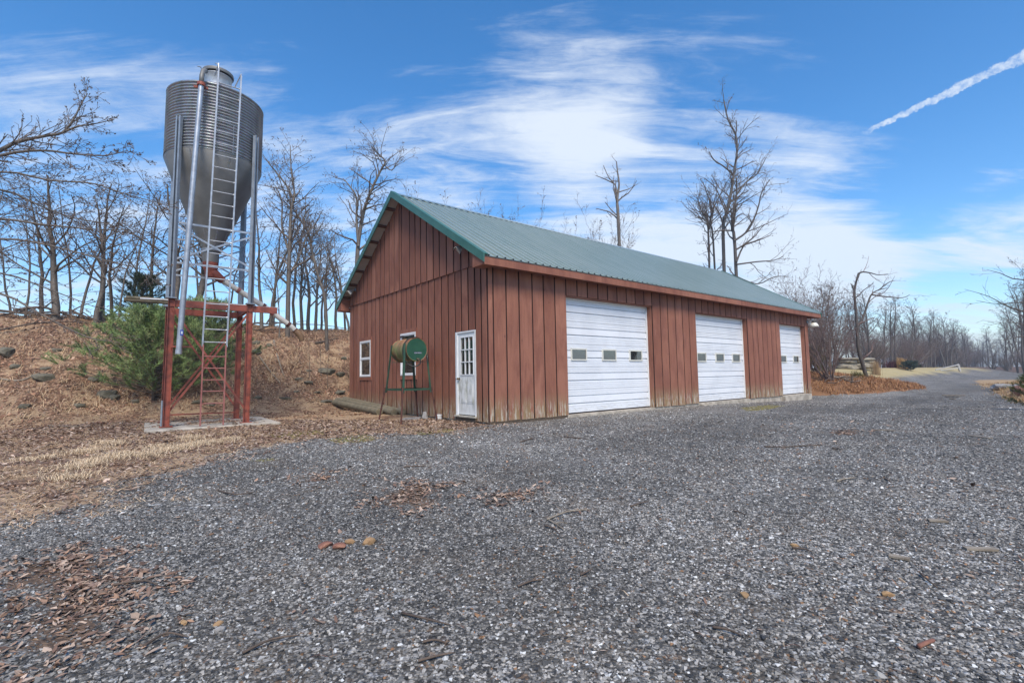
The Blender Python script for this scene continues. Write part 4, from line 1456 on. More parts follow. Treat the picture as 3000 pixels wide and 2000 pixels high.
def rock(name, p, s, seed, mt, label, group=None, rz=0.0, sink=0.35, flat=0.0, cat='rock', rough=0.28, tilt=0.0):
    o = link(bpy.data.objects.new(name, rock_mesh(name, *s, seed, mt, 2, rough, flat)))
    o.location = (p[0], p[1], p[2] + s[2] * (0.6 - sink))
    o.rotation_euler = (tilt, 0, rz)
    return tag(o, label, cat, group)


def stick(name, pts, r0, r1, mt, label, cat, group=None, n=6, forks=()):
    b = MB()
    c = Vector(pts[len(pts) // 2])
    sp = smooth_path(pts, 4)
    k = len(sp)
    b.tube(sp, [r0 + (r1 - r0) * i / (k - 1) for i in range(k)], n)
    for f in forks:
        fp_ = smooth_path(f, 3)
        b.tube(fp_, [r0 * 0.55 + (r1 * 0.6 - r0 * 0.55) * i / (len(fp_) - 1) for i in range(len(fp_))], n)
    return tag(b.build(name, mt, None, True, loc=c), label, cat, group)


# bank rocks
rr = random.Random(11)
GB = 'grey lichened rocks on the leafy bank'
for i, (u, v, s) in enumerate(((131, 1112, 0.42), (135, 1082, 0.25), (168, 1027, 0.28), (14, 1036, 0.5), (312, 1158, 0.50), (335, 1166, 0.32), (282, 1112, 0.30), (45, 1075, 0.22),
                               (746, 1006, 0.36), (752, 1030, 0.38), (790, 1013, 0.30), (960, 1092, 0.55), (998, 1100, 0.40), (877, 1112, 0.32), (902, 1122, 0.28),
                               (834, 1168, 0.24), (954, 1177, 0.30), (994, 1152, 0.30), (990, 1172, 0.24), (756, 1166, 0.30), (1006, 1053, 0.28), (905, 1088, 0.2),
                               (230, 1190, 0.24), (70, 1190, 0.22), (620, 1186, 0.3), (575, 1180, 0.26), (715, 1010, 0.3), (930, 1150, 0.2), (870, 1150, 0.22), (400, 1180, 0.28))):
    p = px_ground(u, v)
    flat = 0.35
    rock('rock', p, (s * rr.uniform(0.55, 0.85), s * rr.uniform(0.4, 0.6), s * rr.uniform(0.25, 0.42)), i + 1.3, M_ROCK, 'grey lichened flat rock lying in leaves on the bank', GB, FTH + rr.uniform(-0.4, 0.4), 0.5, flat, rough=0.36, tilt=rr.uniform(0.1, 0.35))
# stones on the gravel
for nm, u, v, s, mt, lb in (('stone', 1079, 1592, (0.047, 0.036, 0.030), M_ROCKT, 'smooth rounded tan stone lying alone on the grey gravel'),
                            ('stone', 953, 1602, (0.052, 0.036, 0.026), M_ROCKR, 'dark red brown flat stone at the end of a row on gravel'),
                            ('stone', 996, 1607, (0.050, 0.040, 0.028), M_ROCKR, 'mottled red brown stone in the middle of a row on gravel'),
                            ('stone', 1026, 1590, (0.038, 0.026, 0.020), M_ROCKT, 'tan chip of stone leaning beside a mottled red stone')):
    rock(nm, px_ground(u, v), s, u * 0.01, mt, lb, None, rr.uniform(-0.3, 0.3), 0.1, 0.2, cat='stone', rough=0.2)
for i, (u, v, s) in enumerate(((645, 1850, 0.030), (540, 1826, 0.026), (1175, 1678, 0.013), (1390, 1565, 0.02), (2600, 1745, 0.03), (2180, 1748, 0.03), (1128, 1855, 0.022), (2325, 1600, 0.03), (640, 1830, 0.024), (740, 1697, 0.022))):
    rock('pebble', px_ground(u, v), (s, s * 0.7, s * 0.5), i + 30, M_ROCKT if i % 3 else M_ROCKG, 'single pale tan stone sitting among the grey gravel', 'tan stones in the gravel', rr.uniform(0, 3), 0.1, 0, cat='stone')
p = b2w(-0.30, 2.42)
rock('stone', (p.x, p.y, zt1(p.x, p.y)), (0.11, 0.09, 0.13), 5.5, M_ROCKG, 'upright pale grey rock beside the white cup under the drum stand', None, 0.6, 0.1, cat='rock')
p = b2w(-0.62, 2.55)
sb = MB()
sb.prism([(-0.24, -0.14), (0.20, -0.17), (0.27, 0.10), (-0.20, 0.15)], 0.0, 0.05, 2)
o = sb.build('paving_slab', M_ROCKG)
o.location = (p.x, p.y, zt1(p.x, p.y) - 0.005)
o.rotation_euler = (0.05, -0.04, 0.2)
tag(o, 'broken pale grey slab lying flat under the drum stand', 'slab')
p = b2w(-0.13, 2.02)
cp_ = MB().lathe([(0.0, 0.0), (0.075, 0.0), (0.082, 0.10), (0.088, 0.11), (0.088, 0.122), (0.075, 0.122), (0.070, 0.012), (0.0, 0.012)], 24).build('cup', M_VINYL, None, 'auto')
cp_.location = (p.x, p.y, zt1(p.x, p.y) + 0.004)
tag(cp_, 'small white plastic tub at the barn wall under the drum stand', 'tub')
# round posts lying along the gable
for i, (xa, ya, xb, yb, r_, lb) in enumerate(((-0.62, 8.35, -0.66, 4.45, 0.098, 'weathered round post lying outermost along the gable foot'),
                                             (-0.36, 8.60, -0.40, 4.05, 0.092, 'weathered round post lying between two others at the gable foot'),
                                             (-0.14, 8.75, -0.16, 3.95, 0.090, 'weathered round post lying tight against the gable boards'))):
    a, b = b2w(xa, ya), b2w(xb, yb)
    a.z = zt1(a.x, a.y) + r_ * 0.9
    b.z = zt1(b.x, b.y) + r_ * 0.9
    d_ = (b - a).normalized()
    lg = MB()
    lg.tube([a, a.lerp(b, 0.3), a.lerp(b, 0.6), b, b - d_ * 0.001, b - d_ * 0.06], [r_, r_ * 1.03, r_ * 0.98, r_, r_ * 0.74, r_ * 0.70], 18)
    tag(lg.build('round_post', M_LOG, None, 'auto', loc=a.lerp(b, 0.5)), lb, 'post', 'posts lying along the gable')

# loose sticks on the gravel
TW = [((420, 1900), (487, 1871), (549, 1874)), ((710, 1920), (795, 1889), (875, 1869)), ((1177, 1802), (1244, 1826), (1321, 1838)), ((1517, 1723), (1589, 1704)),
      ((1603, 1525), (1665, 1506), (1727, 1496)), ((1596, 1544), (1639, 1568)), ((1608, 1527), (1651, 1554)), ((1240, 1888), (1311, 1891)), ((1182, 1370), (1249, 1367)),
      ((1526, 1295), (1565, 1286)), ((1653, 1281), (1722, 1288)), ((1847, 1487), (1900, 1472)), ((2239, 1310), (2312, 1313), (2410, 1304)), ((2087, 1844), (2171, 1868)),
      ((2697, 1684), (2746, 1727)), ((2453, 1413), (2507, 1402)), ((2594, 1405), (2610, 1416)), ((1225, 1945), (1330, 1920)), ((330, 1720), (420, 1712), (470, 1725)), ((1700, 1690), (1735, 1672)),
      ((640, 1440), (690, 1455), (740, 1446)), ((2440, 1315), (2470, 1320)), ((2320, 1610), (2380, 1622)), ((2150, 1500), (2185, 1512))]
for i, ps in enumerate(TW):
    pts = []
    for j, q in enumerate(ps):
        g = px_ground(*q)
        g.z += 0.012 + (0.012 if j == 1 and len(ps) > 2 else 0)
        pts.append(g)
    if len(pts) == 2:
        mid = pts[0].lerp(pts[1], 0.5)
        mid += Vector((rr.uniform(-0.02, 0.02), rr.uniform(-0.02, 0.02), 0.004))
        pts.insert(1, mid)
    ln = (pts[-1] - pts[0]).length
    pale = i in (4, 6, 15)
    fk = []
    if i % 3 == 0:
        s = pts[1]
        e = s + (pts[-1] - pts[0]).normalized() * ln * 0.35 + Vector((rr.uniform(-0.3, 0.3) * ln, rr.uniform(-0.2, 0.2) * ln, 0.01))
        fk = [[s, s.lerp(e, 0.5) + Vector((0, 0, 0.008)), e]]
    dd = pts[1].y
    r0 = 0.0045 + 0.0010 * dd
    stick('twig', pts, r0, r0 * 0.45, M_STICK if pale else M_DSTICK, 'pale bare twig lying on the gravel' if pale else 'thin dark twig lying on the gravel', 'twig', 'pale twigs on the gravel' if pale else 'dark twigs on the gravel', 5, fk)
a, b = px_ground(2692, 1903), px_ground(2736, 1884)
stick('twig', [a + Vector((0, 0, 0.012)), a.lerp(b, 0.5) + Vector((0, 0, 0.014)), b + Vector((0, 0, 0.012))], 0.009, 0.007, M_ROCKR, 'short thick reddish stick lying on the gravel', 'stick', None, 8)
for u0, v0, u1, v1 in ((2561, 1260, 2621, 1263), (2838, 1277, 2903, 1286), (2605, 1632, 2665, 1645), (2720, 1528, 2775, 1532), (2827, 1611, 2920, 1616)):
    a, b = px_ground(u0, v0), px_ground(u1, v1)
    wd = 0.03 + 0.004 * a.y
    bd = MB().bar(a + Vector((0, 0, 0.012)), b + Vector((0, 0, 0.014)), wd, 0.012)
    tag(bd.build('wood_chip', M_STICK, None, loc=a.lerp(b, 0.5)), 'flat pale splinter of wood lying on the gravel', 'splinter', 'pale splinters on the gravel')
for k, (v0, h) in enumerate(((1161, 0), (1165, 0), (1172, 0))):
    a, b = px_ground(2759 + 12 * k, v0 - 2), px_ground(2828 - 14 * k, v0 - 1)
    stick('pale_pole', [a + Vector((0, 0, 0.03)), a.lerp(b, 0.5) + Vector((0, 0, 0.035)), b + Vector((0, 0, 0.03))], 0.03, 0.02, M_STICK, 'pale bleached branch lying across the far drive', 'branch', 'bleached branches across the drive')

# sticks and fallen wood on the bank
for ps, r_, mt, lb in ((((802, 999), (813, 1050), (831, 1105)), 0.035, M_STICK, 'pale bare pole leaning down the leafy bank below the spout'),
                       (((760, 1048), (790, 1088), (822, 1127)), 0.028, M_STICK, 'pale straight branch lying slantwise down the leafy bank'),
                       (((0, 1113), (60, 1118), (116, 1095)), 0.03, M_STICK, 'bleached curved branch lying on the bank'),
                       (((925, 1008), (955, 1003), (990, 994)), 0.06, M_DSTICK, 'short dark log lying on the bank top beside the barn'),
                       (((140, 1247), (190, 1250), (240, 1250)), 0.012, M_STICK, 'thin pale stick on the dry grass at the bank foot')):
    pts = []
    for q in ps:
        g = px_ground(*q)
        g.z += r_ * 0.8
        pts.append(g)
    stick('fallen_branch', pts, r_, r_ * 0.6, mt, lb, 'branch', None, 7)
for i in range(16):
    u = rr.uniform(-40, 1010)
    d_ = px_dir(u, 985)
    yb = rr.uniform(12.2, 14.2)
    k = (yb - (-B0.dot(BY))) / (d_.x * BY.x + d_.y * BY.y)
    c = Vector((d_.x * k, d_.y * k, 0))
    an = BROT + rr.uniform(-0.35, 0.35)
    ln = rr.uniform(1.2, 3.4)
    pts = []
    for j in range(4):
        f = j / 3 - 0.5
        q = c + Vector((math.cos(an), math.sin(an), 0)) * ln * f
        q += Vector((rr.uniform(-0.1, 0.1), rr.uniform(-0.1, 0.1), 0))
        q.z = zt1(q.x, q.y) + rr.uniform(0.02, 0.28)
        pts.append(q)
    fk = []
    for j in (1, 2):
        e = pts[j] + Vector((rr.uniform(-0.8, 0.8), rr.uniform(-0.3, 0.3), rr.uniform(0.1, 0.5)))
        fk.append([pts[j], pts[j].lerp(e, 0.5) + Vector((0, 0, 0.05)), e])
    stick('fallen_branch', pts, rr.uniform(0.025, 0.06), 0.012, M_DSTICK, 'dead branch lying along the crest of the bank', 'branch', 'dead branches along the bank crest', 6, fk)

# brush heap under the shrub at the far end
for i in range(12):
    c = px_ground(rr.uniform(2395, 2510), rr.uniform(1112, 1128))
    an = rr.uniform(-0.6, 0.6)
    ln = rr.uniform(0.8, 2.0)
    pts = [c + Vector((math.cos(an) * ln * f, math.sin(an) * ln * f * 0.6, 0.10 + rr.uniform(0, 0.22))) for f in (-0.5, -0.1, 0.2, 0.5)]
    stick('fallen_branch', pts, rr.uniform(0.02, 0.05), 0.01, M_STICK if i % 3 == 0 else M_DSTICK, 'dead branch in the brush heap under the many stemmed shrub', 'branch', 'brush heap branches', 6)
c = px_ground(2497, 1126)
sk = MB().tube([(0, 0, -0.1), (0, 0, 0.12), (0.01, 0, 0.36), (0.0, 0, 0.40)], [0.05, 0.045, 0.045, 0.03], 8)
sk = sk.build('stake', M_DSTICK, None, True)
sk.location = c
tag(sk, 'short dark stake standing in the orange grass', 'stake')

# stone ledge, fence and rocks far along the drive
lc = Vector((35.3, 50.0))
lz = zt1(lc.x, lc.y)
lg = empty('stone_ledge', (lc.x, lc.y, lz), BROT * 0.35)
tag(lg, 'low stack of flat pale stone slabs above the lawn strip', 'stone ledge')
for i, (x_, y_, z_, sx, sy, sz) in enumerate(((-0.9, 0, 1.05, 1.55, 1.0, 0.20), (1.2, 0.1, 1.0, 1.25, 0.95, 0.22), (-1.1, 0.1, 0.78, 1.25, 0.9, 0.24), (0.15, 0.05, 0.74, 0.75, 0.85, 0.26), (1.4, 0.1, 0.70, 1.0, 0.85, 0.26), (-0.8, 0.15, 0.30, 1.6, 0.95, 0.50), (1.0, 0.2, 0.28, 1.5, 0.95, 0.48))):
    o = link(bpy.data.objects.new('slab', rock_mesh('slab', sx, sy, sz, i + 60, M_LEDGE, 3, 0.16, 0.25)), lg)
    o.location = (x_, y_, z_)
ft = [px_y(2808, 1088, 71), px_y(2742, 1096, 65)]
fe = empty('rail_fence', (ft[0].x, ft[0].y, zt1(ft[0].x, ft[0].y)), 0)
tag(fe, 'short length of weathered white rail fence beside the far drive', 'fence')
base = fe.location
dv = (ft[1] - ft[0])
dv.z = 0
MB().bar((0.25, 0, -0.1), (0, 0, 1.05), 0.2, 0.2, (1, 0, 0)).build('post', M_RAIL, fe)
e2 = Vector((dv.x, dv.y, zt1(base.x + dv.x, base.y + dv.y) - base.z))
MB().bar((0, 0, 0.95), e2 + Vector((0, 0, 0.12)), 0.08, 0.13).build('rail', M_RAIL, fe)
MB().bar((0.05, 0, 0.50), e2 * 0.8 + Vector((0, 0, 0.05)), 0.07, 0.10).build('rail', M_RAIL, fe)
for i, (u, v, s, lb) in enumerate(((2928, 1104, 0.75, 'pale boulder at the end of the grass mound beside the drive'), (2986, 1108, 0.62, 'pale grey boulder low on the grass mound'), (2998, 1098, 0.8, 'reddish boulder on top of the grass mound'))):
    p = px_y(u, v, 27 - 3 * i)
    z_ = zt1(p.x, p.y)
    rock('boulder', (p.x, p.y, z_), (s, s * 0.7, s * 0.42), i + 80, M_ROCKR if i == 2 else M_ROCKG, lb, None, 0.5, 0.35, 0.2, cat='boulder')

# ------------------------------------------------------------------ loose cover: gravel, leaves, dry grass
def add_col(me, cols):
    a = me.color_attributes.new('Col', 'FLOAT_COLOR', 'POINT')
    c = np.concatenate([cols, np.ones((len(cols), 1))], 1).astype(np.float32)
    a.data.foreach_set('color', c.ravel())


def inside_barn(X, Y, m_=0.0):
    x, y = bco(X, Y)
    return (x > -m_) & (x < L + m_) & (y > -m_) & (y < W + m_)


def frustum_pts(n, y0, y1, margin=1.2, pw=1.0):
    """points on the ground in and round the view, Y between y0 and y1, thinning with distance"""
    Y = (y0 ** pw + rng.random(n) * (y1 ** pw - y0 ** pw)) ** (1 / pw)
    X = (rng.random(n) * 2 - 1) * (Y * 1.09 + margin)
    return X, Y


def rot_rand(n):
    q = rng.normal(size=(n, 4))
    q /= np.linalg.norm(q, axis=1)[:, None]
    w_, x, y, z = q.T
    return np.stack([np.stack([1 - 2 * (y * y + z * z), 2 * (x * y - z * w_), 2 * (x * z + y * w_)], 1),
                     np.stack([2 * (x * y + z * w_), 1 - 2 * (x * x + z * z), 2 * (y * z - x * w_)], 1),
                     np.stack([2 * (x * z - y * w_), 2 * (y * z + x * w_), 1 - 2 * (x * x + y * y)], 1)], 1)


def pebbles(name, X, Y, size, cols, sink=0.15):
    n = len(X)
    base = np.array([(1, 0, 0), (-1, 0, 0), (0, 1, 0), (0, -1, 0), (0, 0, 1), (0, 0, -1)], float)
    tri = np.array([(0, 2, 4), (2, 1, 4), (1, 3, 4), (3, 0, 4), (2, 0, 5), (1, 2, 5), (3, 1, 5), (0, 3, 5)])
    V = np.repeat(base[None], n, 0) * (0.65 + 0.7 * rng.random((n, 6, 1)))
    V += rng.normal(0, 0.22, (n, 6, 3))
    V = np.einsum('nij,nkj->nki', rot_rand(n), V)
    V *= size[:, None, None]
    V[:, :, 2] *= 0.62
    Z = zt(X, Y)
    V += np.stack([X, Y, Z + size * sink], 1)[:, None, :]
    Fq = (tri[None] + (np.arange(n) * 6)[:, None, None]).reshape(-1, 3)
    me = bpy.data.meshes.new(name)
    fast_mesh(me, V.reshape(-1, 3), Fq)
    add_col(me, np.repeat(cols, 6, 0))
    me.materials.append(M_STONE)
    return link(bpy.data.objects.new(name, me))


def stone_cols(n):
    v = rng.random(n) ** 1.9
    c = 0.036 + 0.38 * v[:, None] * np.array([[1.06, 0.98, 0.87]])
    k = rng.random(n)
    c[k > 0.955] = np.array([0.62, 0.61, 0.58]) * (0.7 + 0.4 * rng.random(((k > 0.955).sum(), 1)))
    m_ = (k < 0.022)
    c[m_] = np.array([0.26, 0.145, 0.075]) * (0.6 + 0.6 * rng.random((m_.sum(), 1)))
    return c


Xs, Ys, Ss = [], [], []
for n, y0, y1, s0, s1 in ((92000, 1.25, 4.2, 0.0055, 0.0115), (56000, 4.2, 8.0, 0.008, 0.014), (30000, 8.0, 13.0, 0.011, 0.018), (26000, 13.0, 24.0, 0.013, 0.022)):
    X, Y = frustum_pts(n, y0, y1, 1.0, 1.35)
    mk = masks(X, Y)
    keep = (rng.random(n) > 0.93 * mk['lit']) & (rng.random(n) > 0.6 * mk['pat']) & ~inside_barn(X, Y, 0.02)
    keep &= (mk['kn'] < 0.4) & (mk['mo'] < 0.4)
    X, Y = X[keep], Y[keep]
    s = s0 + (s1 - s0) * rng.random(len(X)) ** 2.2
    big = rng.random(len(X)) > 0.985
    s[big] *= 1.7
    Xs.append(X), Ys.append(Y), Ss.append(s)
X, Y, S_ = np.concatenate(Xs), np.concatenate(Ys), np.concatenate(Ss)
gs = pebbles('gravel_stones', X, Y, S_, stone_cols(len(X)) * tone(X, Y)[:, None])
tag(gs, 'crushed grey stone of the yard', 'gravel', kind='stuff')


def leaves(name, X, Y, size, cols, lift=0.01, mt=None, curl=0.35):
    n = len(X)
    # a folded, curled leaf: spine of three points and two sides
    base = np.array([(-1, 0, 0), (-0.25, -0.42, 1), (-0.2, 0.0, 0), (-0.25, 0.42, 1), (0.55, -0.30, 0.9), (0.5, 0, 0.1), (0.55, 0.30, 0.9), (1.1, 0, 0.6)], float)
    quads_ = np.array([(0, 1, 2), (0, 2, 3), (1, 4, 2), (2, 4, 5), (2, 5, 6), (2, 6, 3), (4, 7, 5), (5, 7, 6)])
    V = np.repeat(base[None], n, 0)
    V[:, :, 2] *= curl * (rng.random((n, 1)) * 1.6 - 0.6)
    V[:, :, :2] += rng.normal(0, 0.10, (n, 8, 2))
    V *= size[:, None, None] * 0.5
    az = rng.random(n) * 2 * np.pi
    ti = rng.normal(0, 0.32, n)
    tj = rng.normal(0, 0.32, n)
    c, s = np.cos(az), np.sin(az)
    x, y, z = V[:, :, 0], V[:, :, 1], V[:, :, 2]
    z = z + x * np.sin(ti)[:, None] + y * np.sin(tj)[:, None]
    V = np.stack([x * c[:, None] - y * s[:, None], x * s[:, None] + y * c[:, None], z], 2)
    e = 0.15
    Z = zt(X, Y)
    gxx, gyy = (zt(X + e, Y) - Z) / e, (zt(X, Y + e) - Z) / e
    V[:, :, 2] += V[:, :, 0] * gxx[:, None] + V[:, :, 1] * gyy[:, None]
    V += np.stack([X, Y, Z + lift + 0.12 * size], 1)[:, None, :]
    Fq = (quads_[None] + (np.arange(n) * 8)[:, None, None]).reshape(-1, 3)
    me = bpy.data.meshes.new(name)
    fast_mesh(me, V.reshape(-1, 3), Fq)
    add_col(me, np.repeat(cols, 8, 0))
    me.materials.append(mt or M_VCOL)
    return link(bpy.data.objects.new(name, me))


def pal(n, cols, jit=0.18):
    cols = np.array(cols)
    return np.clip(cols[rng.integers(0, len(cols), n)] * (1 + rng.normal(0, jit, (n, 1))), 0.008, 1)


LEAF = [(0.29, 0.155, 0.095), (0.38, 0.24, 0.155), (0.21, 0.105, 0.064), (0.45, 0.31, 0.215), (0.15, 0.078, 0.05), (0.33, 0.19, 0.115), (0.24, 0.14, 0.095)]
# on the bank and the flat in front of it
n = 60000
xb = rng.random(n) * 22 - 16.0
yb = 4.5 + rng.random(n) * 10.0
X, Y = B0.x + BX.x * xb + BY.x * yb, B0.y + BX.y * xb + BY.y * yb
mk = masks(X, Y)
cl = 0.5 + 0.5 * wob(X, Y, 1.6, 9.0)
keep = (mk['lit'] > 0.4) & ~inside_barn(X, Y, 0.03) & (rng.random(n) < 0.28 + 0.72 * sm(yb, 7.9, 9.2)) & (rng.random(n) < 0.35 + 0.8 * cl) & (np.abs(X / np.maximum(Y, 1)) < 1.35)
X, Y = X[keep], Y[keep]
lv = leaves('fallen_leaves', X, Y, 0.035 + 0.075 * rng.random(len(X)) ** 1.5, pal(len(X), LEAF) * (0.95 + 0.4 * wob(X, Y, 1.9, 3.3) + 0.25 * wob(X, Y, 4.7, 1.0))[:, None].clip(0.4, 1.5))
tag(lv, 'brown fallen leaves on the bank and its foot', 'leaves', kind='stuff')
# strip between grass and gravel, near the camera
n = 60000
X = -11 + rng.random(n) * 11.5
Y = 2.0 + rng.random(n) * 10.5
mk = masks(X, Y)
cl = 0.5 + 0.5 * wob(X, Y, 2.3, 3.0)
keep = (rng.random(n) < np.clip(sm(poly_sd(X, Y, LIT) + 0.35 * wob(X, Y, 2.7, 1.0), -1.1, 0.25) ** 1.6 * (0.42 + 0.58 * cl), 0, 1)) & ~inside_barn(X, Y, 0.03)
X1, Y1 = X[keep], Y[keep]
# drifts of leaves lying on the gravel
PX, PY = [], []
for q, k in zip(PATCH, (3600, 900, 460, 300, 150)):
    A = np.array(q)
    a, b = A.min(0) - 0.4, A.max(0) + 0.4
    X = a[0] + rng.random(k * 4) * (b[0] - a[0])
    Y = a[1] + rng.random(k * 4) * (b[1] - a[1])
    f = sm(poly_sd(X, Y, q) + 0.30 * wob(X, Y, 5, 1.0) + 0.22 * wob(X, Y, 13, 2.0), -0.30, 0.35)
    ok = rng.random(len(X)) < f
    PX.append(X[ok][:k]), PY.append(Y[ok][:k])
n = 2600
Xa, Ya = frustum_pts(n, 1.5, 11, 1.0, 1.5)
mk = masks(Xa, Ya)
keep = (mk['lit'] < 0.3) & ~inside_barn(Xa, Ya, 0.05) & (rng.random(n) < 0.12 + 0.88 * sm(wob(Xa, Ya, 1.7, 5.5) + 0.7 * wob(Xa, Ya, 5.1, 1.5), 0.1, 0.8))
X = np.concatenate([X1, *PX, Xa[keep]])
Y = np.concatenate([Y1, *PY, Ya[keep]])
sz = (0.012 + 0.020 * rng.random(len(X))) * (1 + 0.13 * Y)
sz *= 0.85 + 0.7 * rng.random(len(X)) ** 2
lv = leaves('fallen_leaves', X, Y, sz, pal(len(X), [(0.27, 0.185, 0.135), (0.36, 0.26, 0.195), (0.18, 0.11, 0.08), (0.43, 0.32, 0.245), (0.13, 0.082, 0.062), (0.33, 0.20, 0.13), (0.24, 0.16, 0.12)]), 0.006)
tag(lv, 'brown leaves drifted onto the gravel and its grassy edge', 'leaves', kind='stuff')


def blades(name, X, Y, h, lean, cols, wd=0.006, mt=None, lift=0.0, zs=1.0):
    n = len(X)
    az = rng.random(n) * 2 * np.pi
    dx, dy = np.cos(az), np.sin(az)
    Z = zt(X, Y) + lift
    w2 = wd * (0.6 + 0.8 * rng.random(n))
    V = np.zeros((n, 5, 3))
    for k, (f, hh, ww) in enumerate(((0.0, 0.0, 1.0), (0.0, 0.0, -1.0), (0.40, 0.62, 0.75), (0.40, 0.62, -0.75), (1.0, 1.0, 0.0))):
        hz = zs * h * hh * np.sqrt(np.clip(1 - (lean * f) ** 2 * 0.9, 0.02, 1))
        V[:, k, 0] = X + dx * h * lean * f - dy * w2 * ww * 0.5
        V[:, k, 1] = Y + dy * h * lean * f + dx * w2 * ww * 0.5
        V[:, k, 2] = Z + hz
    e = 0.12
    gxx, gyy = (zt(X + e, Y) - zt(X, Y)) / e, (zt(X, Y + e) - zt(X, Y)) / e
    V[:, :, 2] += (V[:, :, 0] - X[:, None]) * gxx[:, None] + (V[:, :, 1] - Y[:, None]) * gyy[:, None]
    tri = np.array([(0, 1, 2), (1, 3, 2), (2, 3, 4)])
    Fq = (tri[None] + (np.arange(n) * 5)[:, None, None]).reshape(-1, 3)
    me = bpy.data.meshes.new(name)
    fast_mesh(me, V.reshape(-1, 3), Fq)
    add_col(me, np.repeat(cols, 5, 0))
    me.materials.append(mt or M_VCOL)
    return link(bpy.data.objects.new(name, me))


def tufted(nt, per, x0, x1, y0, y1, spread, dens):
    """blade roots gathered in tufts over a box of barn coordinates, thinned by dens(masks, X, Y, x, y)"""
    xb, yb = x0 + rng.random(nt) * (x1 - x0), y0 + rng.random(nt) * (y1 - y0)
    X, Y = B0.x + BX.x * xb + BY.x * yb, B0.y + BX.y * xb + BY.y * yb
    ok = (rng.random(nt) < dens(masks(X, Y), X, Y, xb, yb)) & ~inside_barn(X, Y, 0.12)
    X, Y = X[ok], Y[ok]
    tid = np.repeat(np.arange(len(X)), per)
    sp = spread * (0.5 + rng.random(len(X)))[tid]
    return X[tid] + rng.normal(0, 1, len(tid)) * sp, Y[tid] + rng.normal(0, 1, len(tid)) * sp, tid, len(X)


STRAW = [(0.62, 0.45, 0.28), (0.52, 0.36, 0.21), (0.40, 0.25, 0.145), (0.68, 0.52, 0.34), (0.48, 0.31, 0.18)]
X, Y, tid, nt = tufted(9500, 15, -13, 0.1, -4, 9.2, 0.06, lambda m_, X, Y, x, y: sm(poly_sd(X, Y, LIT) + 0.5 * wob(X, Y, 2.2, 5.0), -0.8, 0.3) * (0.12 + 0.85 * sm(wob(X, Y, 1.5, 6.0) + 0.6 * wob(X, Y, 4.1, 2.0), -0.2, 0.6)))
h = (0.06 + 0.10 * rng.random(nt))[tid] * (0.5 + rng.random(len(X)))
gr_ = blades('dry_grass', X, Y, h, 0.90 + 0.10 * rng.random(len(X)), pal(len(X), STRAW, 0.2), 0.006, zs=0.22)
tag(gr_, 'matted straw coloured grass at the foot of the bank', 'grass', kind='stuff')
# taller pale clumps near the pad
cx, cy = [], []
for u, v, k in ((560, 1285, 1), (600, 1300, 1), (500, 1320, 1), (660, 1290, 1), (230, 1370, 1), (290, 1350, 1), (350, 1335, 1), (430, 1335, 1), (470, 1310, 1), (200, 1400, 1), (250, 1325, 1), (120, 1345, 1), (330, 1300, 1), (540, 1310, 1)):
    p = px_ground(u, v)
    m_ = 420
    cx.append(p.x + rng.normal(0, 0.14, m_))
    cy.append(p.y + rng.normal(0, 0.14, m_))
X, Y = np.concatenate(cx), np.concatenate(cy)
gr_ = blades('dry_grass', X, Y, 0.05 + 0.13 * rng.random(len(X)), 0.8 + 0.2 * rng.random(len(X)), pal(len(X), [(0.66, 0.50, 0.32), (0.58, 0.42, 0.26), (0.72, 0.57, 0.39)], 0.15), 0.005, zs=0.6)
tag(gr_, 'pale fluffy clumps of dry grass in front of the concrete pad', 'grass', kind='stuff')
# bank grass
X, Y, tid, nt = tufted(3600, 12, -14, 6, 8.6, 14.5, 0.08, lambda m_, X, Y, x, y: 0.25 + 0.6 * sm(wob(X, Y, 0.9, 8.0), -0.1, 0.5))
h = (0.08 + 0.14 * rng.random(nt))[tid] * (0.5 + rng.random(len(X)))
gr_ = blades('dry_grass', X, Y, h, 0.6 + 0.4 * rng.random(len(X)), pal(len(X), STRAW[:3] + [(0.22, 0.12, 0.06)], 0.2), 0.010, zs=0.6)
tag(gr_, 'matted tan grass hanging over the bank', 'grass', kind='stuff')
# orange broom grass on the knoll
X, Y, tid, nt = tufted(4200, 16, 19.2, 37, -2.4, 7, 0.10, lambda m_, X, Y, x, y: m_['kn'] * (0.45 + 0.5 * sm(wob(X, Y, 0.8, 2.0), -0.3, 0.5)))
h = (0.08 + 0.20 * rng.random(nt))[tid] * (0.5 + rng.random(len(X)))
gr_ = blades('broom_grass', X, Y, h, 0.5 + 0.5 * rng.random(len(X)), pal(len(X), [(0.36, 0.175, 0.075), (0.29, 0.135, 0.06), (0.46, 0.26, 0.125), (0.22, 0.105, 0.055)], 0.22), 0.018)
tag(gr_, 'rusty orange broom grass on the knoll past the barn', 'grass', kind='stuff')
# tan grass on the far mound
X, Y, tid, nt = tufted(3600, 12, 8, 45, -17, 0, 0.12, lambda m_, X, Y, x, y: m_['mo'] * 0.9)
h = (0.08 + 0.16 * rng.random(nt))[tid] * (0.5 + rng.random(len(X)))
gr_ = blades('dry_grass', X, Y, h, 0.5 + 0.5 * rng.random(len(X)), pal(len(X), [(0.42, 0.30, 0.15), (0.34, 0.21, 0.10), (0.48, 0.36, 0.20), (0.30, 0.15, 0.07)], 0.2), 0.016)
tag(gr_, 'tan dry grass on the mound across the drive', 'grass', kind='stuff')
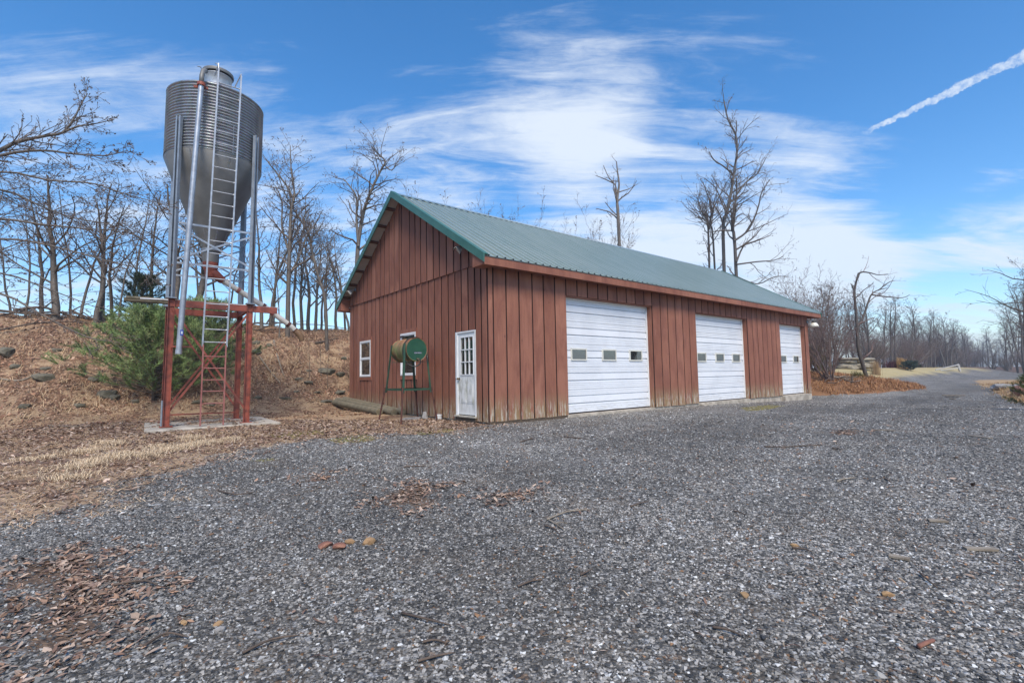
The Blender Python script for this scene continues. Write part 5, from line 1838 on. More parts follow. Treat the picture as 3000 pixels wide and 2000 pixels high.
# pale straw and bits on the gravel
n = 7000
X, Y = frustum_pts(n, 1.5, 11, 0.8, 1.3)
mk = masks(X, Y)
keep = (mk['lit'] < 0.5) & (rng.random(n) < 0.1 + 0.9 * sm(wob(X, Y, 1.3, 7.0) + 0.7 * wob(X, Y, 4.4, 3.0), 0.0, 0.8)) & ~inside_barn(X, Y, 0.05)
X, Y = X[keep], Y[keep]
gr_ = blades('straw_bits', X, Y, 0.02 + 0.06 * rng.random(len(X)), np.full(len(X), 1.0), pal(len(X), [(0.44, 0.33, 0.22), (0.30, 0.19, 0.11), (0.20, 0.10, 0.06), (0.16, 0.075, 0.05)], 0.2), 0.004, lift=0.012, zs=0.3)
tag(gr_, 'loose bits of straw on the gravel', 'straw', kind='stuff')


def clump(name, p, n, h, spread, cols, label, wd=0.01, lean=0.35, cat='grass clump'):
    X, Y = p[0] + rng.normal(0, spread, n), p[1] + rng.normal(0, spread, n)
    o = blades(name, X, Y, h * (0.55 + 0.45 * rng.random(n)), lean * rng.random(n), pal(n, cols, 0.15), wd)
    o.data.transform(Matrix.Translation((-p[0], -p[1], -zt1(p[0], p[1]))))
    o.location = (p[0], p[1], zt1(p[0], p[1]))
    return tag(o, label, cat)


p = px_y(2644, 1080, 60)
clump('ornamental_grass', p, 700, 1.5, 0.22, [(0.42, 0.24, 0.085), (0.50, 0.30, 0.12)], 'bright tan upright ornamental grass clump at the edge of the lawn', 0.03, 0.28)
p = px_ground(2567, 1098)
clump('ornamental_grass', p, 420, 1.6, 0.16, [(0.44, 0.30, 0.16), (0.36, 0.22, 0.10)], 'tall pale feathery grass beside the leaning forked tree', 0.014, 0.25)
p = px_y(2622, 1080, 61)
clump('red_shrub', p, 900, 1.0, 0.42, [(0.10, 0.022, 0.026), (0.07, 0.02, 0.022)], 'low dark red shrub beside the ornamental grass', 0.035, 0.6, 'shrub')
p = px_ground(2513, 1110)
clump('green_shrub', p, 260, 0.55, 0.16, [(0.09, 0.095, 0.025), (0.12, 0.10, 0.03)], 'small olive green seedling in the orange grass', 0.014, 0.6, 'shrub')

# ------------------------------------------------------------------ trees
class TP:
    def __init__(s, **k):
        s.__dict__.update(k)


def rot_off(d, ang, az):
    u = d.orthogonal().normalized()
    q = d.cross(u)
    return (d * math.cos(ang) + (u * math.cos(az) + q * math.sin(az)) * math.sin(ang)).normalized()


def grow(B, p, d, ln, r, lv, P, rd):
    ns_ = P.seg[lv]
    pts, rads = [p.copy()], [r]
    st = ln / ns_
    dirs = [d]
    for i in range(ns_):
        j = P.wig[lv]
        d = (d + Vector((rd.gauss(0, j), rd.gauss(0, j), rd.gauss(0, j) * 0.7 + P.up[lv]))).normalized()
        p = p + d * st
        pts.append(p.copy())
        dirs.append(d)
        rads.append(max(r * (1 - (1 - P.end[lv]) * (i + 1) / ns_), 0.0035))
    B[0 if lv <= P.trunk_levels else 1].tube(pts, rads, P.sides[lv], cap=False)
    spawn(B, pts, rads, dirs, ln, lv, P, rd)


def spawn(B, pts, rads, dirs, ln, lv, P, rd):
    if lv >= P.levels:
        if P.pods and rd.random() < P.pods:
            b = B[1]
            b.mi = 1
            for q in (pts[-1], pts[len(pts) // 2]):
                for _ in range(2):
                    s = rd.uniform(0.03, 0.06) * P.pod_size
                    a, c = Vector((rd.gauss(0, 1), rd.gauss(0, 1), rd.gauss(0, 1))).normalized() * s, Vector((rd.gauss(0, 1), rd.gauss(0, 1), rd.gauss(0, 1))).normalized() * s * 0.7
                    b.add([q - a, q - c * 0.6, q + a, q + c * 0.6], [(0, 1, 2, 3)])
            b.mi = 0
        return
    n = P.n[lv]
    n = int(n * rd.uniform(0.75, 1.25) + 0.5)
    k = len(pts) - 1
    az = rd.random() * 6.28
    for i in range(n):
        t = P.t0[lv] + (1 - P.t0[lv]) * (i + rd.random()) / n
        f = t * k
        a = min(int(f), k - 1)
        q = pts[a].lerp(pts[a + 1], f - a)
        rr_ = rads[a] + (rads[a + 1] - rads[a]) * (f - a)
        az += 2.4 + rd.gauss(0, 0.5)
        ang = P.ang[lv] * rd.uniform(0.7, 1.3)
        cd_ = rot_off(dirs[a + 1], ang, az)
        cl = ln * P.ratio[lv] * rd.uniform(0.55, 1.25) * (1.15 - 0.6 * t if lv == 0 else 1.05 - 0.4 * t)
        grow(B, q, cd_, cl, max(rr_ * P.rr[lv], 0.004), lv + 1, P, rd)


def tree_meshes(name, P, seed, H=10.0, lean=0.0, r0=None, mats=(None, None), stems=1):
    rd = random.Random(seed)
    B = [MB(), MB()]
    for s in range(stems):
        d = Vector((lean + (rd.gauss(0, P.fan) if stems > 1 else 0), (rd.gauss(0, P.fan) if stems > 1 else 0), 1)).normalized()
        p = Vector((rd.gauss(0, 0.12), rd.gauss(0, 0.12), -0.15)) if stems > 1 else Vector((0, 0, -0.2))
        hh = H * (rd.uniform(0.6, 1.0) if stems > 1 else 1)
        grow(B, p, d, hh, (r0 or P.r0) * (rd.uniform(0.5, 1.0) if stems > 1 else 1), 0, P, rd)
    return [B[0].mesh(name + '_trunk', mats[0], True, False), B[1].mesh(name + '_crown', [mats[1], M_POD], False, False)]


def top_of(meshes):
    return max(v.co.z for me_ in meshes for v in me_.vertices)


TOPS = {}


def mesh_h(meshes):
    k = meshes[0].name
    if k not in TOPS:
        TOPS[k] = max(top_of(meshes), 0.5)
    return TOPS[k]


def put_tree(name, meshes, p, scale, rz, label, group, sxy=None, lean=(0, 0)):
    e = empty(name, p, rz)
    s = sxy or scale
    e.scale = (s, s, scale)
    e.rotation_euler = (lean[0], lean[1], rz)
    for nm, me in zip(('trunk', 'crown'), meshes):
        link(bpy.data.objects.new(nm, me), e)
    return tag(e, label, 'tree', group)


LOC = TP(seg=(9, 6, 4, 3, 2), wig=(0.085, 0.17, 0.22, 0.26, 0.3), up=(0.04, 0.07, 0.05, 0.03, 0.02), end=(0.18, 0.3, 0.35, 0.45, 0.5), sides=(8, 6, 4, 3, 3), n=(13, 6, 4, 3),
         t0=(0.25, 0.15, 0.15, 0.1), ang=(0.75, 0.75, 0.8, 0.9), ratio=(0.42, 0.5, 0.46, 0.5), rr=(0.52, 0.55, 0.6, 0.7), levels=4, trunk_levels=1, pods=0.5, pod_size=1.0, r0=0.17, fan=0.25)
SLIM = TP(**{**LOC.__dict__, 'n': (10, 4, 3, 2), 'ratio': (0.26, 0.45, 0.45, 0.5), 'r0': 0.09, 't0': (0.3, 0.15, 0.1, 0.1), 'pods': 0.4})
TALL = TP(**{**LOC.__dict__, 'n': (15, 5, 4, 3), 'ratio': (0.27, 0.5, 0.5, 0.5), 'wig': (0.035, 0.13, 0.2, 0.25, 0.3), 't0': (0.38, 0.2, 0.15, 0.1), 'r0': 0.13, 'pods': 0.35, 'ang': (0.65, 0.7, 0.8, 0.9)})
SHRUB = TP(**{**LOC.__dict__, 'seg': (6, 4, 3, 2, 2), 'n': (8, 5, 4, 2), 'ratio': (0.42, 0.5, 0.5, 0.5), 'levels': 3, 'r0': 0.07, 'fan': 0.38, 'pods': 0.15, 'wig': (0.07, 0.13, 0.2, 0.25, 0.3), 'ang': (0.5, 0.55, 0.7, 0.9), 'trunk_levels': 0, 't0': (0.2, 0.15, 0.15, 0.1)})

V_LOC = [tree_meshes('locust', LOC, 100 + i, 10, 0.0, None, (M_BARK, M_TWIG)) for i in range(4)]
V_SLIM = [tree_meshes('sapling', SLIM, 200 + i, 10, 0.0, None, (M_BARK, M_TWIG)) for i in range(3)]
V_TALL = [tree_meshes('forest_tree', TALL, 300 + i, 10, 0.0, None, (M_BARKD, M_TWIGG)) for i in range(4)]
V_FAN = [tree_meshes('fan_tree', SHRUB, 400 + i, 6, 0.0, 0.042 if i == 0 else None, (M_TWIGR if i == 0 else M_BARK, M_TWIGR if i == 0 else M_TWIG), 20 if i == 0 else 9) for i in range(3)]


def at_yb(u, yb, v=985):
    d_ = px_dir(u, v)
    k = (yb + B0.dot(BY)) / (d_.x * BY.x + d_.y * BY.y)
    return Vector((d_.x * k, d_.y * k, zt1(d_.x * k, d_.y * k))), k


rt = random.Random(21)


def bank_tree(u, yb, vtop, kind, label, group, k_thick=1.0, lean=(0, 0)):
    p, k = at_yb(u, yb)
    top = CAM_H + px_dir(u, vtop).z * k
    meshes = {'L': V_LOC, 'S': V_SLIM, 'T': V_TALL}[kind]
    meshes = meshes[rt.randrange(len(meshes))]
    s = max((top - p.z) / mesh_h(meshes), 0.2)
    put_tree('tree', meshes, p, s, rt.uniform(0, 6.28), label, group, s * k_thick, lean)


ORD = 'first second third fourth fifth sixth seventh eighth ninth tenth eleventh twelfth'.split()


def run(rows, lab, grp):
    # rows run away from the place they are counted from
    for i, (u, yb, vt, kd, th) in enumerate(rows):
        bank_tree(u, yb, vt, kd, lab % ORD[i], grp, th)


G1, L1 = 'bare trees on the bank beside the feed bin', 'bare crooked tree on the bank crest behind the feed bin'
G2, L2 = 'thin saplings on the bank beside the feed bin', 'thin bare sapling on the bank crest behind the feed bin'
BT = sorted(((-60, 13.6, 470, 'L', 1), (30, 14.2, 520, 'S', 1), (70, 13.4, 560, 'S', 1), (120, 14.6, 500, 'L', 0.9), (160, 13.2, 455, 'L', 1.5), (205, 15.5, 520, 'S', 1), (232, 13.6, 500, 'S', 1.1),
                          (278, 13.2, 500, 'L', 1.1), (297, 13.5, 470, 'L', 1.2), (345, 13.2, 570, 'S', 1), (395, 16, 530, 'S', 1), (440, 15.5, 500, 'L', 0.9), (515, 13.6, 480, 'L', 1.4), (566, 13.9, 470, 'L', 1.6), (600, 15.8, 520, 'S', 1), (630, 14.5, 560, 'S', 1), (670, 15.0, 590, 'S', 1)), reverse=True)
run([r for r in BT if r[3] == 'L'], 'crooked bare tree behind the feed bin, %s large one counting away from the barn', G1)
run([r for r in BT if r[3] == 'S'], 'thin sapling behind the feed bin, %s sapling counting away from the barn', G2)
bank_tree(330, 12.9, 560, 'S', 'slender sapling on the bank leaning hard toward the feed bin', None, 1.6, (0, 0.38))
G3, L3 = 'bare trees on the bank between bin and barn', 'bare crooked tree on the bank crest between feed bin and barn'
G4, L4 = 'saplings on the bank between bin and barn', 'thin bare sapling on the bank between feed bin and barn'
BT = sorted(((766, 13.0, 600, 'S', 1.7), (790, 13.6, 560, 'S', 1.5), (818, 11.9, 770, 'S', 1.2), (885, 14.2, 600, 'L', 0.9), (925, 13.6, 650, 'L', 1.0), (940, 15, 620, 'S', 1.3), (985, 14, 650, 'L', 0.9), (1012, 15.5, 640, 'S', 1.2), (905, 16, 600, 'L', 1.0), (1025, 13.8, 620, 'S', 1.2), (865, 15.5, 560, 'S', 1.2),
                          (800, 15.5, 620, 'L', 0.9), (960, 17, 640, 'L', 1)), reverse=True)
run([r for r in BT if r[3] == 'L'], 'crooked bare tree between bin and barn, %s large one from the barn', G3)
run([r for r in BT if r[3] == 'S'], 'thin sapling on the bank between bin and barn, %s sapling from the barn', G4)
for u, v0, v1, xb in ((960, 1140, 990, 0), (905, 1110, 1000, 0), (940, 1100, 1000, 0)):
    g = px_ground(u, v0)
    put_tree('sapling', V_SLIM[rt.randrange(3)], g, 0.16, rt.uniform(0, 6), 'knee high bare seedling growing out of the leafy bank', 'seedlings on the bank', 0.12)
GB2, LB2 = 'tree tops showing over the barn ridge', 'bare bushy tree top showing just above the barn ridge'
for i, (u, yb, vt) in enumerate(((1275, 21, 545), (1345, 22, 550), (1405, 21, 540), (1590, 24, 645), (1640, 25, 640), (1690, 23, 640), (2330, 19, 780))):
    p, k = at_yb(u, yb)
    top = CAM_H + px_dir(u, vt).z * k
    mm = V_FAN[1 + rt.randrange(2)]
    put_tree('tree', mm, p, (top - p.z) / mesh_h(mm), rt.uniform(0, 6), 'bushy bare tree top over the barn ridge, %s one along from the gable peak' % ORD[i], GB2, (top - p.z) / mesh_h(mm) * 0.85)


# trees whose limbs are traced: each path is (points in photo pixels, radius at start, radius at end)
def hero(name, Y, paths, P, label, seed, mats, group=None, wander=0.35, n2=7, base_ground=True, lv=1, clen=1.0, cat='tree'):
    rd = random.Random(seed)
    B = [MB(), MB()]
    root = None
    store = {}
    for key, (ps, r0, r1, parent) in paths.items():
        if parent is None:
            y0 = Y + rd.uniform(-0.3, 0.3)
        else:
            y0 = store[parent]
        dy = rd.uniform(-1, 1) * wander
        k = len(ps) - 1
        pts = [px_y(u, v, y0 + dy * i / k) for i, (u, v) in enumerate(ps)]
        if parent is None and base_ground:
            pts[0].z = min(pts[0].z, zt1(pts[0].x, pts[0].y) - 0.2)
            if root is None:
                root = Vector((pts[0].x, pts[0].y, zt1(pts[0].x, pts[0].y)))
        store[key] = y0 + dy * 0.5
        sp = smooth_path(pts, 3)
        m_ = len(sp)
        rads = [r0 + (r1 - r0) * i / (m_ - 1) for i in range(m_)]
        B[0].tube(sp, rads, 8, cap=False)
        dirs = [(sp[min(i + 1, m_ - 1)] - sp[max(i - 1, 0)]).normalized() for i in range(m_)]
        ln = sum((sp[i + 1] - sp[i]).length for i in range(m_ - 1))
        PP = TP(**P.__dict__)
        PP.n = tuple([0] * lv + [int(n2 * max(ln / 3.0, 0.5))] + list(P.n[lv + 1:]))
        rat = list(P.ratio)
        rat[lv] = min(1.6 / max(ln, 0.5), 0.9) * clen
        PP.ratio = tuple(rat)
        spawn(B, sp, rads, dirs, ln, lv, PP, rd)
    if root is None:
        root = Vector(px_y(*list(paths.values())[0][0][0], Y))
    for b in B:
        b.v = [(p[0] - root.x, p[1] - root.y, p[2] - root.z) for p in b.v]
    e = empty(name, root)
    for nm, b, mt in (('trunk', B[0], mats[0]), ('crown', B[1], [mats[1], M_POD])):
        link(bpy.data.objects.new(nm, b.mesh(nm, mt, nm == 'trunk', False)), e)
    return tag(e, label, cat, group)


zp = lambda ox, oy, s: (lambda *pts: [(ox + x / s, oy + y / s) for x, y in pts])
A = zp(1900, 240, 2.45)
HP = TP(**{**LOC.__dict__, 'pods': 0.5, 'pod_size': 1.15, 'n': (13, 7, 4, 3), 't0': (0.2, 0.12, 0.12, 0.1)})
hero('tree', 40.0, {
    'a': (A((540, 1420), (535, 1100), (560, 950), (595, 780), (615, 640), (635, 500), (625, 380), (570, 270), (540, 130)), 0.155, 0.05, None),
    'b': (A((600, 655), (530, 600), (470, 560), (435, 500)), 0.07, 0.03, 'a'),
    'c': (A((560, 950), (520, 850), (480, 760), (400, 690)), 0.06, 0.025, 'a'),
    'd': (A((625, 380), (632, 330), (632, 280)), 0.07, 0.03, 'a')}, HP, 'tallest bare tree behind the barn roof with a crooked dead tip', 501, (M_BARKD, M_TWIG), None, 0.8, 5, True, 1, 1.7)
hero('tree', 39.0, {
    'a': (A((628, 1470), (620, 1180), (600, 1050), (612, 930), (632, 800), (630, 690)), 0.15, 0.06, None),
    'b': (A((615, 1140), (700, 1080), (750, 1000), (790, 890), (810, 800), (870, 700)), 0.085, 0.03, 'a'),
    'c': (A((632, 810), (700, 720), (780, 660), (840, 550)), 0.08, 0.03, 'a'),
    'd': (A((630, 1310), (780, 1290), (900, 1280), (970, 1250)), 0.07, 0.02, 'a'),
    'e': (A((632, 1290), (680, 1180), (760, 1110), (830, 1020)), 0.08, 0.025, 'a'),
    'f': (A((640, 1400), (780, 1450), (900, 1400), (1010, 1395)), 0.06, 0.015, 'a')}, HP, 'forked bare tree with low spreading limbs behind the barn roof', 502, (M_BARKD, M_TWIG), None, 0.8, 5, True, 1, 1.7)
hero('tree', 41.5, {'a': (A((480, 1420), (465, 1150), (445, 1020), (470, 900), (520, 800), (560, 720)), 0.10, 0.03, None)}, HP, 'slim bare tree second in the clump behind the barn roof', 503, (M_BARKD, M_TWIG), None, 0.8, 6, True, 1, 1.7)
hero('tree', 41.5, {'a': (A((425, 1410), (430, 1100), (420, 990), (380, 930), (350, 830)), 0.11, 0.03, None), 'b': (A((430, 1060), (450, 950), (440, 860), (390, 720)), 0.1, 0.03, 'a')}, HP, 'outermost bare tree of the clump leaning away from the tall one', 504, (M_BARKD, M_TWIG), None, 0.8, 6, True, 1, 1.7)
A = zp(1500, 500, 2.6133)
HB = TP(**{**LOC.__dict__, 'pods': 0.6, 'pod_size': 0.8, 'n': (13, 6, 4, 3)})
SN = TP(**{**LOC.__dict__, 'n': (9, 4, 2, 2), 'pods': 0.15})
hero('tree', 34.0, {
    'a': (A((828, 640), (815, 400), (805, 250), (810, 180), (820, 100), (808, 10), (800, -70)), 0.13, 0.035, None),
    'b': (A((802, 170), (790, 110), (740, 50), (700, -40)), 0.06, 0.02, 'a'),
    'c': (A((780, 98), (700, 60), (640, 38)), 0.05, 0.02, 'b'),
    'd': (A((800, 340), (760, 300), (712, 240)), 0.05, 0.02, 'a')}, SN, 'nearly bare dead snag standing above the middle of the ridge', 505, (M_BARK, M_TWIG), None, 0.5, 2.2, True, 1, 1.3)
p, k = at_yb(1737, 15)
s = (CAM_H + px_dir(1737, 575).z * k - p.z) / mesh_h(V_FAN[2])
put_tree('tree', V_FAN[2], p, s, 1.0, 'many stemmed bushy tree beside the dead snag', None, s * 0.8)
A = zp(2300, 700, 2.851)
hero('tree', 29.0, {
    'a': (A((692, 1190), (640, 1020), (610, 900), (600, 740), (590, 580), (580, 430), (612, 290)), 0.115, 0.05, None),
    'b': (A((612, 290), (650, 275), (720, 285), (780, 300), (860, 292)), 0.055, 0.015, 'a'),
    'c': (A((580, 430), (565, 405), (556, 375)), 0.05, 0.03, 'a'),
    'd': (A((602, 735), (650, 660), (690, 540), (720, 465), (770, 430), (850, 410)), 0.075, 0.02, 'a'),
    'e': (A((722, 464), (830, 480), (980, 490), (1040, 465)), 0.05, 0.01, 'd'),
    'f': (A((780, 428), (870, 360), (930, 345)), 0.04, 0.01, 'd')}, TP(**{**LOC.__dict__, 'n': (4, 3, 2, 2), 'pods': 0.1}), 'leaning forked tree with a bent over top on the knoll', 506, (M_BARKD, M_TWIGR), None, 0.5, 4.5, True, 1, 0.9)
# many stemmed shrub on the knoll
p = px_ground(2432, 1118)
put_tree('shrub', V_FAN[0], p, 1.02, 0.5, 'big many stemmed bare shrub on the knoll at the barn end', None, 0.95)
for i, (u, dy, s) in enumerate(((2395, 3, 0.75), (2405, 6.5, 0.8), (2350, 5, 0.9), (2425, 9, 0.8))):
    q = px_y(u, 1115, p.y + dy)
    q.z = zt1(q.x, q.y)
    put_tree('shrub', V_FAN[i % 3], q, s, i * 1.1, 'lower bare reddish shrub behind the big shrub on the knoll', 'low shrubs on the knoll', s * 0.9)
A = zp(700, 400, 2.6133)
hero('tree', 19.3, {
    'a': (A((372, 1500), (380, 1100), (390, 800), (400, 560), (425, 440), (400, 250), (393, 70)), 0.10, 0.015, None),
    'b': (A((420, 500), (380, 400), (300, 290), (240, 220), (190, 150)), 0.05, 0.012, 'a'),
    'c': (A((395, 1050), (470, 900), (520, 760), (560, 640)), 0.05, 0.015, 'a'),
    'd': (A((390, 900), (330, 700), (330, 500), (280, 380)), 0.05, 0.015, 'a')}, HB, 'tall straight bare tree with a thin leader on the bank past the spout', 509, (M_BARK, M_TWIG), None, 0.5, 11, True, 1, 1.0)
hero('tree', 19.9, {
    'a': (A((675, 1520), (660, 1250), (610, 1080), (560, 880), (540, 760), (480, 650), (420, 560), (350, 430), (300, 300)), 0.075, 0.015, None),
    'b': (A((545, 780), (600, 730), (650, 640)), 0.04, 0.012, 'a')}, HB, 'curved bare tree on the bank bowing over toward the tall straight one', 510, (M_BARK, M_TWIG), None, 0.5, 11, True, 1, 1.0)
hero('tree', 23.0, {
    'a': (A((900, 1300), (905, 950), (925, 740), (960, 560), (1010, 420), (1080, 270), (1120, 190), (1060, 130), (1015, 70)), 0.115, 0.015, None),
    'b': (A((915, 840), (900, 640), (900, 470), (840, 370), (795, 320)), 0.07, 0.015, 'a'),
    'c': (A((960, 560), (1040, 530), (1120, 515)), 0.05, 0.015, 'a'),
    'd': (A((1110, 215), (1170, 260), (1215, 190), (1250, 150)), 0.03, 0.01, 'a')}, HB, 'stout forked bare tree leaning behind the gable eave', 511, (M_BARK, M_TWIG), None, 0.5, 11, True, 1, 1.1)
# tree out of frame whose limbs reach over the bank
NEAR = TP(**{**LOC.__dict__, 'up': (0.0, 0.0, 0.02, 0.02, 0.02), 'wig': (0.1, 0.1, 0.14, 0.2, 0.3), 'pods': 0.4, 'pod_size': 0.5, 'n': (10, 6, 4, 3), 'ang': (0.75, 0.55, 0.55, 0.7), 'rr': (0.5, 0.42, 0.55, 0.7), 'levels': 4})
hero('tree', 8.6, {
    't': ([(-330, 1290), (-320, 950), (-300, 700), (-330, 400), (-280, 150)], 0.16, 0.06, None),
    'a': ([(-310, 640), (-150, 510), (0, 441), (48, 417), (134, 398), (182, 389), (215, 350), (239, 303), (256, 274)], 0.046, 0.007, 't'),
    'a2': ([(182, 389), (230, 370), (268, 365), (335, 350)], 0.022, 0.006, 'a'),
    'b': ([(-305, 700), (-150, 520), (0, 456), (120, 441), (215, 451), (306, 456), (373, 441)], 0.036, 0.005, 't'),
    'c': ([(-300, 720), (-150, 560), (0, 504), (144, 528), (268, 537), (345, 561), (480, 600)], 0.028, 0.006, 't'),
    'd': ([(-305, 760), (-150, 590), (0, 556), (120, 604), (215, 638), (330, 660), (420, 700)], 0.028, 0.006, 't'),
    'e': ([(-310, 800), (-150, 660), (0, 642), (120, 657), (268, 671), (373, 673)], 0.035, 0.006, 't'),
    'f': ([(-310, 850), (-150, 740), (0, 700), (150, 720), (300, 760), (470, 800)], 0.03, 0.005, 't'),
    'g': ([(-310, 900), (-150, 820), (0, 800), (150, 850), (280, 900)], 0.03, 0.005, 't'),
    'h': ([(-315, 950), (-150, 870), (0, 860), (120, 920), (250, 985), (330, 1000)], 0.03, 0.005, 't')}, NEAR, 'tree beside the drive whose long arching limbs hang over the bank', 507, (M_BARK, M_TWIG), None, 0.9, 17, True, 1, 0.42)
FAINT = TP(**{**NEAR.__dict__, 'n': (8, 4, 2, 2), 'pods': 0.1, 'levels': 3})
hero('tree', 15.0, {
    't': ([(3420, 1200), (3400, 900), (3420, 600), (3390, 300)], 0.18, 0.07, None),
    'a': ([(3405, 980), (3200, 960), (3000, 912), (2949, 896), (2896, 868), (2826, 847)], 0.04, 0.004, 't'),
    'b': ([(3405, 900), (3200, 880), (3000, 885), (2920, 890), (2860, 880)], 0.03, 0.004, 't'),
    'c': ([(3410, 820), (3200, 800), (3000, 820), (2930, 800), (2890, 790)], 0.03, 0.004, 't'),
    'e': ([(3405, 1010), (3200, 985), (3000, 985), (2930, 1000)], 0.03, 0.004, 't'),
    'd': ([(3410, 1040), (3200, 1010), (3000, 950), (2930, 945)], 0.03, 0.004, 't')}, FAINT, 'tree across the drive whose fine drooping twigs hang into the sky', 508, (M_BARKD, M_TWIGG), None, 0.6, 4, True, 1, 0.55)

# trees on the far side of the yard, behind the photographer: the panes mirror them
for i in range(9):
    q = b2w(-6 + i * 5.0 + rt.uniform(-1, 1), -34 + rt.uniform(-4, 3))
    q.z = zt1(q.x, q.y)
    put_tree('tree', V_LOC[rt.randrange(4)], q, rt.uniform(0.8, 1.1), rt.uniform(0, 6.28), 'bare tree on the far side of the yard facing the garage doors', 'trees across the yard from the doors', 1.0)
# wood beyond the lawn
GF, LF = 'bare wood beyond the lawn', 'tall bare forest tree in the wood beyond the lawn'
n_ = 0
for row, (ya, yb_) in enumerate(((9.5, 12.5), (13, 19), (20, 32))):
    x_ = 50 + 5 * row
    while x_ < 300 + 40 * row:
        yy = rt.uniform(ya, yb_) + max(0, (x_ - 100) * 0.085)
        q = b2w(x_, yy)
        q.z = zt1(q.x, q.y)
        u = 1500 + F_PX * q.x / q.y
        if 2380 < u < 2900:
            put_tree('tree', V_TALL[rt.randrange(4)], q, rt.uniform(0.78, 1.05), rt.uniform(0, 6.28), LF, GF, rt.uniform(0.95, 1.3))
            n_ += 1
        x_ += rt.uniform(3.0, 5.4) * (1 + row * 0.25) * (1 + max(0, x_ - 120) / 150)
for i in range(20):
    u = rt.uniform(2932, 3120)
    q = px_y(u, 1085, rt.uniform(50, 110))
    q.z = zt1(q.x, q.y)
    put_tree('tree', V_TALL[rt.randrange(4)], q, rt.uniform(0.9, 1.2), rt.uniform(0, 6.28), 'bare tree of the far wood on the other side of the drive', 'bare wood across the drive', 1.2)
for i in range(60):
    x_ = rt.uniform(48, 260)
    yy = rt.uniform(9.5, 16) + max(0, (x_ - 100) * 0.085)
    q = b2w(x_, yy)
    q.z = zt1(q.x, q.y)
    put_tree('shrub', V_FAN[i % 3], q, rt.uniform(0.6, 1.1), rt.uniform(0, 6), 'bare purplish brush at the edge of the far wood', 'brush along the wood edge', rt.uniform(0.9, 1.4))
for i in range(10):
    q = px_y(rt.uniform(2890, 3060), 1085, rt.uniform(60, 140))
    q.z = zt1(q.x, q.y)
    put_tree('shrub', V_FAN[i % 3], q, rt.uniform(0.5, 0.9), rt.uniform(0, 6), 'bare brush at the wood edge across the drive', 'brush across the drive', rt.uniform(0.9, 1.3))
for i in range(44):
    q = px_y(rt.uniform(2700, 3100), 1085, rt.uniform(170, 380))
    q.z = zt1(q.x, q.y)
    put_tree('tree', V_TALL[rt.randrange(4)], q, rt.uniform(1.0, 1.5), rt.uniform(0, 6.28), 'faint bare tree at the far end of the drive', 'distant trees closing the drive', 1.8)


# ------------------------------------------------------------------ evergreens
def pine(name, p, H, Rr, n_br, per, cols, label, seed, needle=0.10, wd=0.010, cat='pine'):
    rd = random.Random(seed)
    tr = MB()
    tr.tube([(0, 0, -0.15), (0.03, 0, H * 0.5), (0, 0.02, H * 0.97)], [H * 0.022, H * 0.013, 0.006], 7)
    tips = []
    for i in range(n_br):
        f = (i + rd.random()) / n_br
        z = H * (0.06 + 0.92 * f)
        az = i * 2.4 + rd.gauss(0, 0.3)
        ln = Rr * (1 - f) ** 0.62 * rd.uniform(0.72, 1.12) + 0.12
        d_ = Vector((math.cos(az), math.sin(az), 0.18 + 0.5 * f)).normalized()
        q = Vector((0, 0, z))
        pts = [q]
        for s in range(4):
            d_ = (d_ + Vector((rd.gauss(0, 0.08), rd.gauss(0, 0.08), 0.07))).normalized()
            q = q + d_ * ln / 4
            pts.append(q.copy())
        tr.tube(pts, [0.016, 0.013, 0.010, 0.007, 0.004], 4, cap=False)
        for s in range(1, 5):
            m_ = 2 if s < 4 else 3
            for _ in range(m_):
                dd = (d_ + Vector((rd.gauss(0, 0.55), rd.gauss(0, 0.55), rd.gauss(0.25, 0.3)))).normalized()
                e = pts[s] + dd * rd.uniform(0.12, 0.30) * (0.5 + 0.5 * Rr)
                tr.tube([pts[s], e], [0.006, 0.003], 3, cap=False)
                tips.append((pts[s], e))
    T0 = np.array([t[0] for t in tips])
    T1 = np.array([t[1] for t in tips])
    n = len(tips) * per
    k = np.repeat(np.arange(len(tips)), per)
    f = rng.random(n)[:, None] * 0.95 + 0.05
    base = T0[k] + (T1[k] - T0[k]) * f
    ax = (T1 - T0)
    ax /= np.linalg.norm(ax, axis=1)[:, None] + 1e-9
    dr = ax[k] * 0.75 + rng.normal(0, 0.55, (n, 3))
    dr /= np.linalg.norm(dr, axis=1)[:, None]
    ln = needle * (0.6 + 0.7 * rng.random(n))[:, None]
    sd = np.cross(dr, rng.normal(0, 1, (n, 3)))
    sd /= np.linalg.norm(sd, axis=1)[:, None] + 1e-9
    sd *= wd * 0.5
    V = np.stack([base - sd, base + sd, base + dr * ln], 1).reshape(-1, 3)
    me = bpy.data.meshes.new('crown')
    fast_mesh(me, V, np.arange(n * 3).reshape(-1, 3))
    cc = pal(len(tips), cols, 0.22)[k] * (0.85 + 0.3 * rng.random((n, 1)))
    add_col(me, np.repeat(cc, 3, 0))
    me.materials.append(M_NEEDLE)
    e = empty(name, p)
    tr.build('trunk', M_BARK, e, True, False)
    link(bpy.data.objects.new('crown', me), e)
    return tag(e, label, cat)


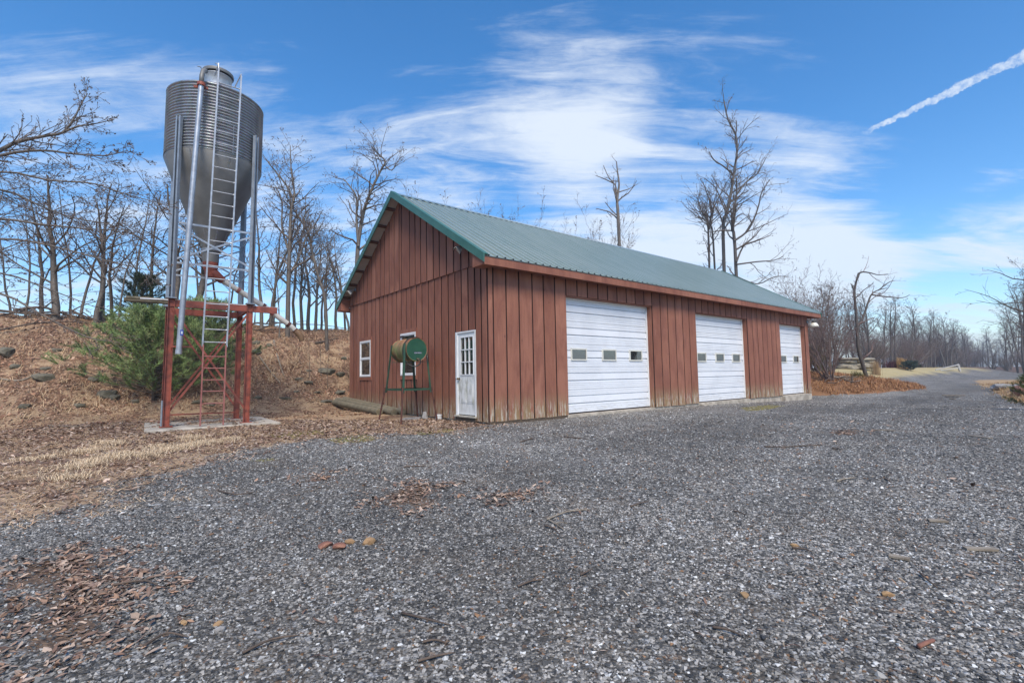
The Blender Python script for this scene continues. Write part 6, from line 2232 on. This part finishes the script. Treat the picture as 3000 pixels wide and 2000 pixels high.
GRN = [(0.190, 0.270, 0.095), (0.250, 0.330, 0.120), (0.140, 0.210, 0.080), (0.310, 0.380, 0.150)]
p, k = at_yb(455, 9.2)
pine('pine_tree', p, 2.5, 2.05, 130, 62, GRN, 'bushy young green pine on the bank foot behind the red stand', 31, 0.12, 0.011)
p, k = at_yb(610, 10.2)
pine('pine_tree', p, 2.2, 1.5, 70, 50, GRN, 'smaller young pine half hidden behind the big one and the ladder', 32, 0.12, 0.011)
p, k = at_yb(415, 15.2)
pine('pine_tree', p, 1.7, 1.1, 50, 34, [(0.075, 0.10, 0.05), (0.10, 0.125, 0.065), (0.06, 0.085, 0.045)], 'small dull green evergreen up on the bank crest', 33, 0.13, 0.013)
q = px_y(3040, 1150, 13.5)
q.z = zt1(q.x, q.y)
pine('evergreen_shrub', q, 0.85, 0.5, 30, 40, [(0.10, 0.12, 0.03), (0.07, 0.09, 0.025)], 'low yellow green evergreen on the mound across the drive', 34, 0.09, 0.010, 'shrub')
q = px_y(2386, 1100, 30)
q.z = zt1(q.x, q.y)
pine('evergreen_shrub', q, 1.5, 0.8, 30, 40, [(0.12, 0.13, 0.035), (0.16, 0.14, 0.04)], 'yellow green evergreen just behind the barn corner', 35, 0.13, 0.018, 'shrub')
q = px_y(2668, 1085, 58)
q.z = zt1(q.x, q.y)
pine('evergreen_shrub', q, 0.9, 1.0, 24, 34, [(0.035, 0.06, 0.04), (0.05, 0.07, 0.045)], 'dark low evergreen beside the ornamental grass', 36, 0.2, 0.04, 'shrub')

# ------------------------------------------------------------------ thin air haze
if HAZE:
    hb = MB().box(-950, 1350, -320, 1550, -2.0, 30.0)
    hm = bpy.data.materials.new('thin_haze')
    hm.use_nodes = True
    ht = NT(hm.node_tree)
    pvn = ht.n('VolumePrincipled', {'Color': (0.80, 0.86, 0.95, 1), 'Density': HAZE, 'Anisotropy': 0.2})
    ht.n('OutputMaterial', {'Volume': pvn.outputs[0]})
    tag(hb.build('haze', hm), 'thin blue winter haze in the air', 'haze', kind='stuff')
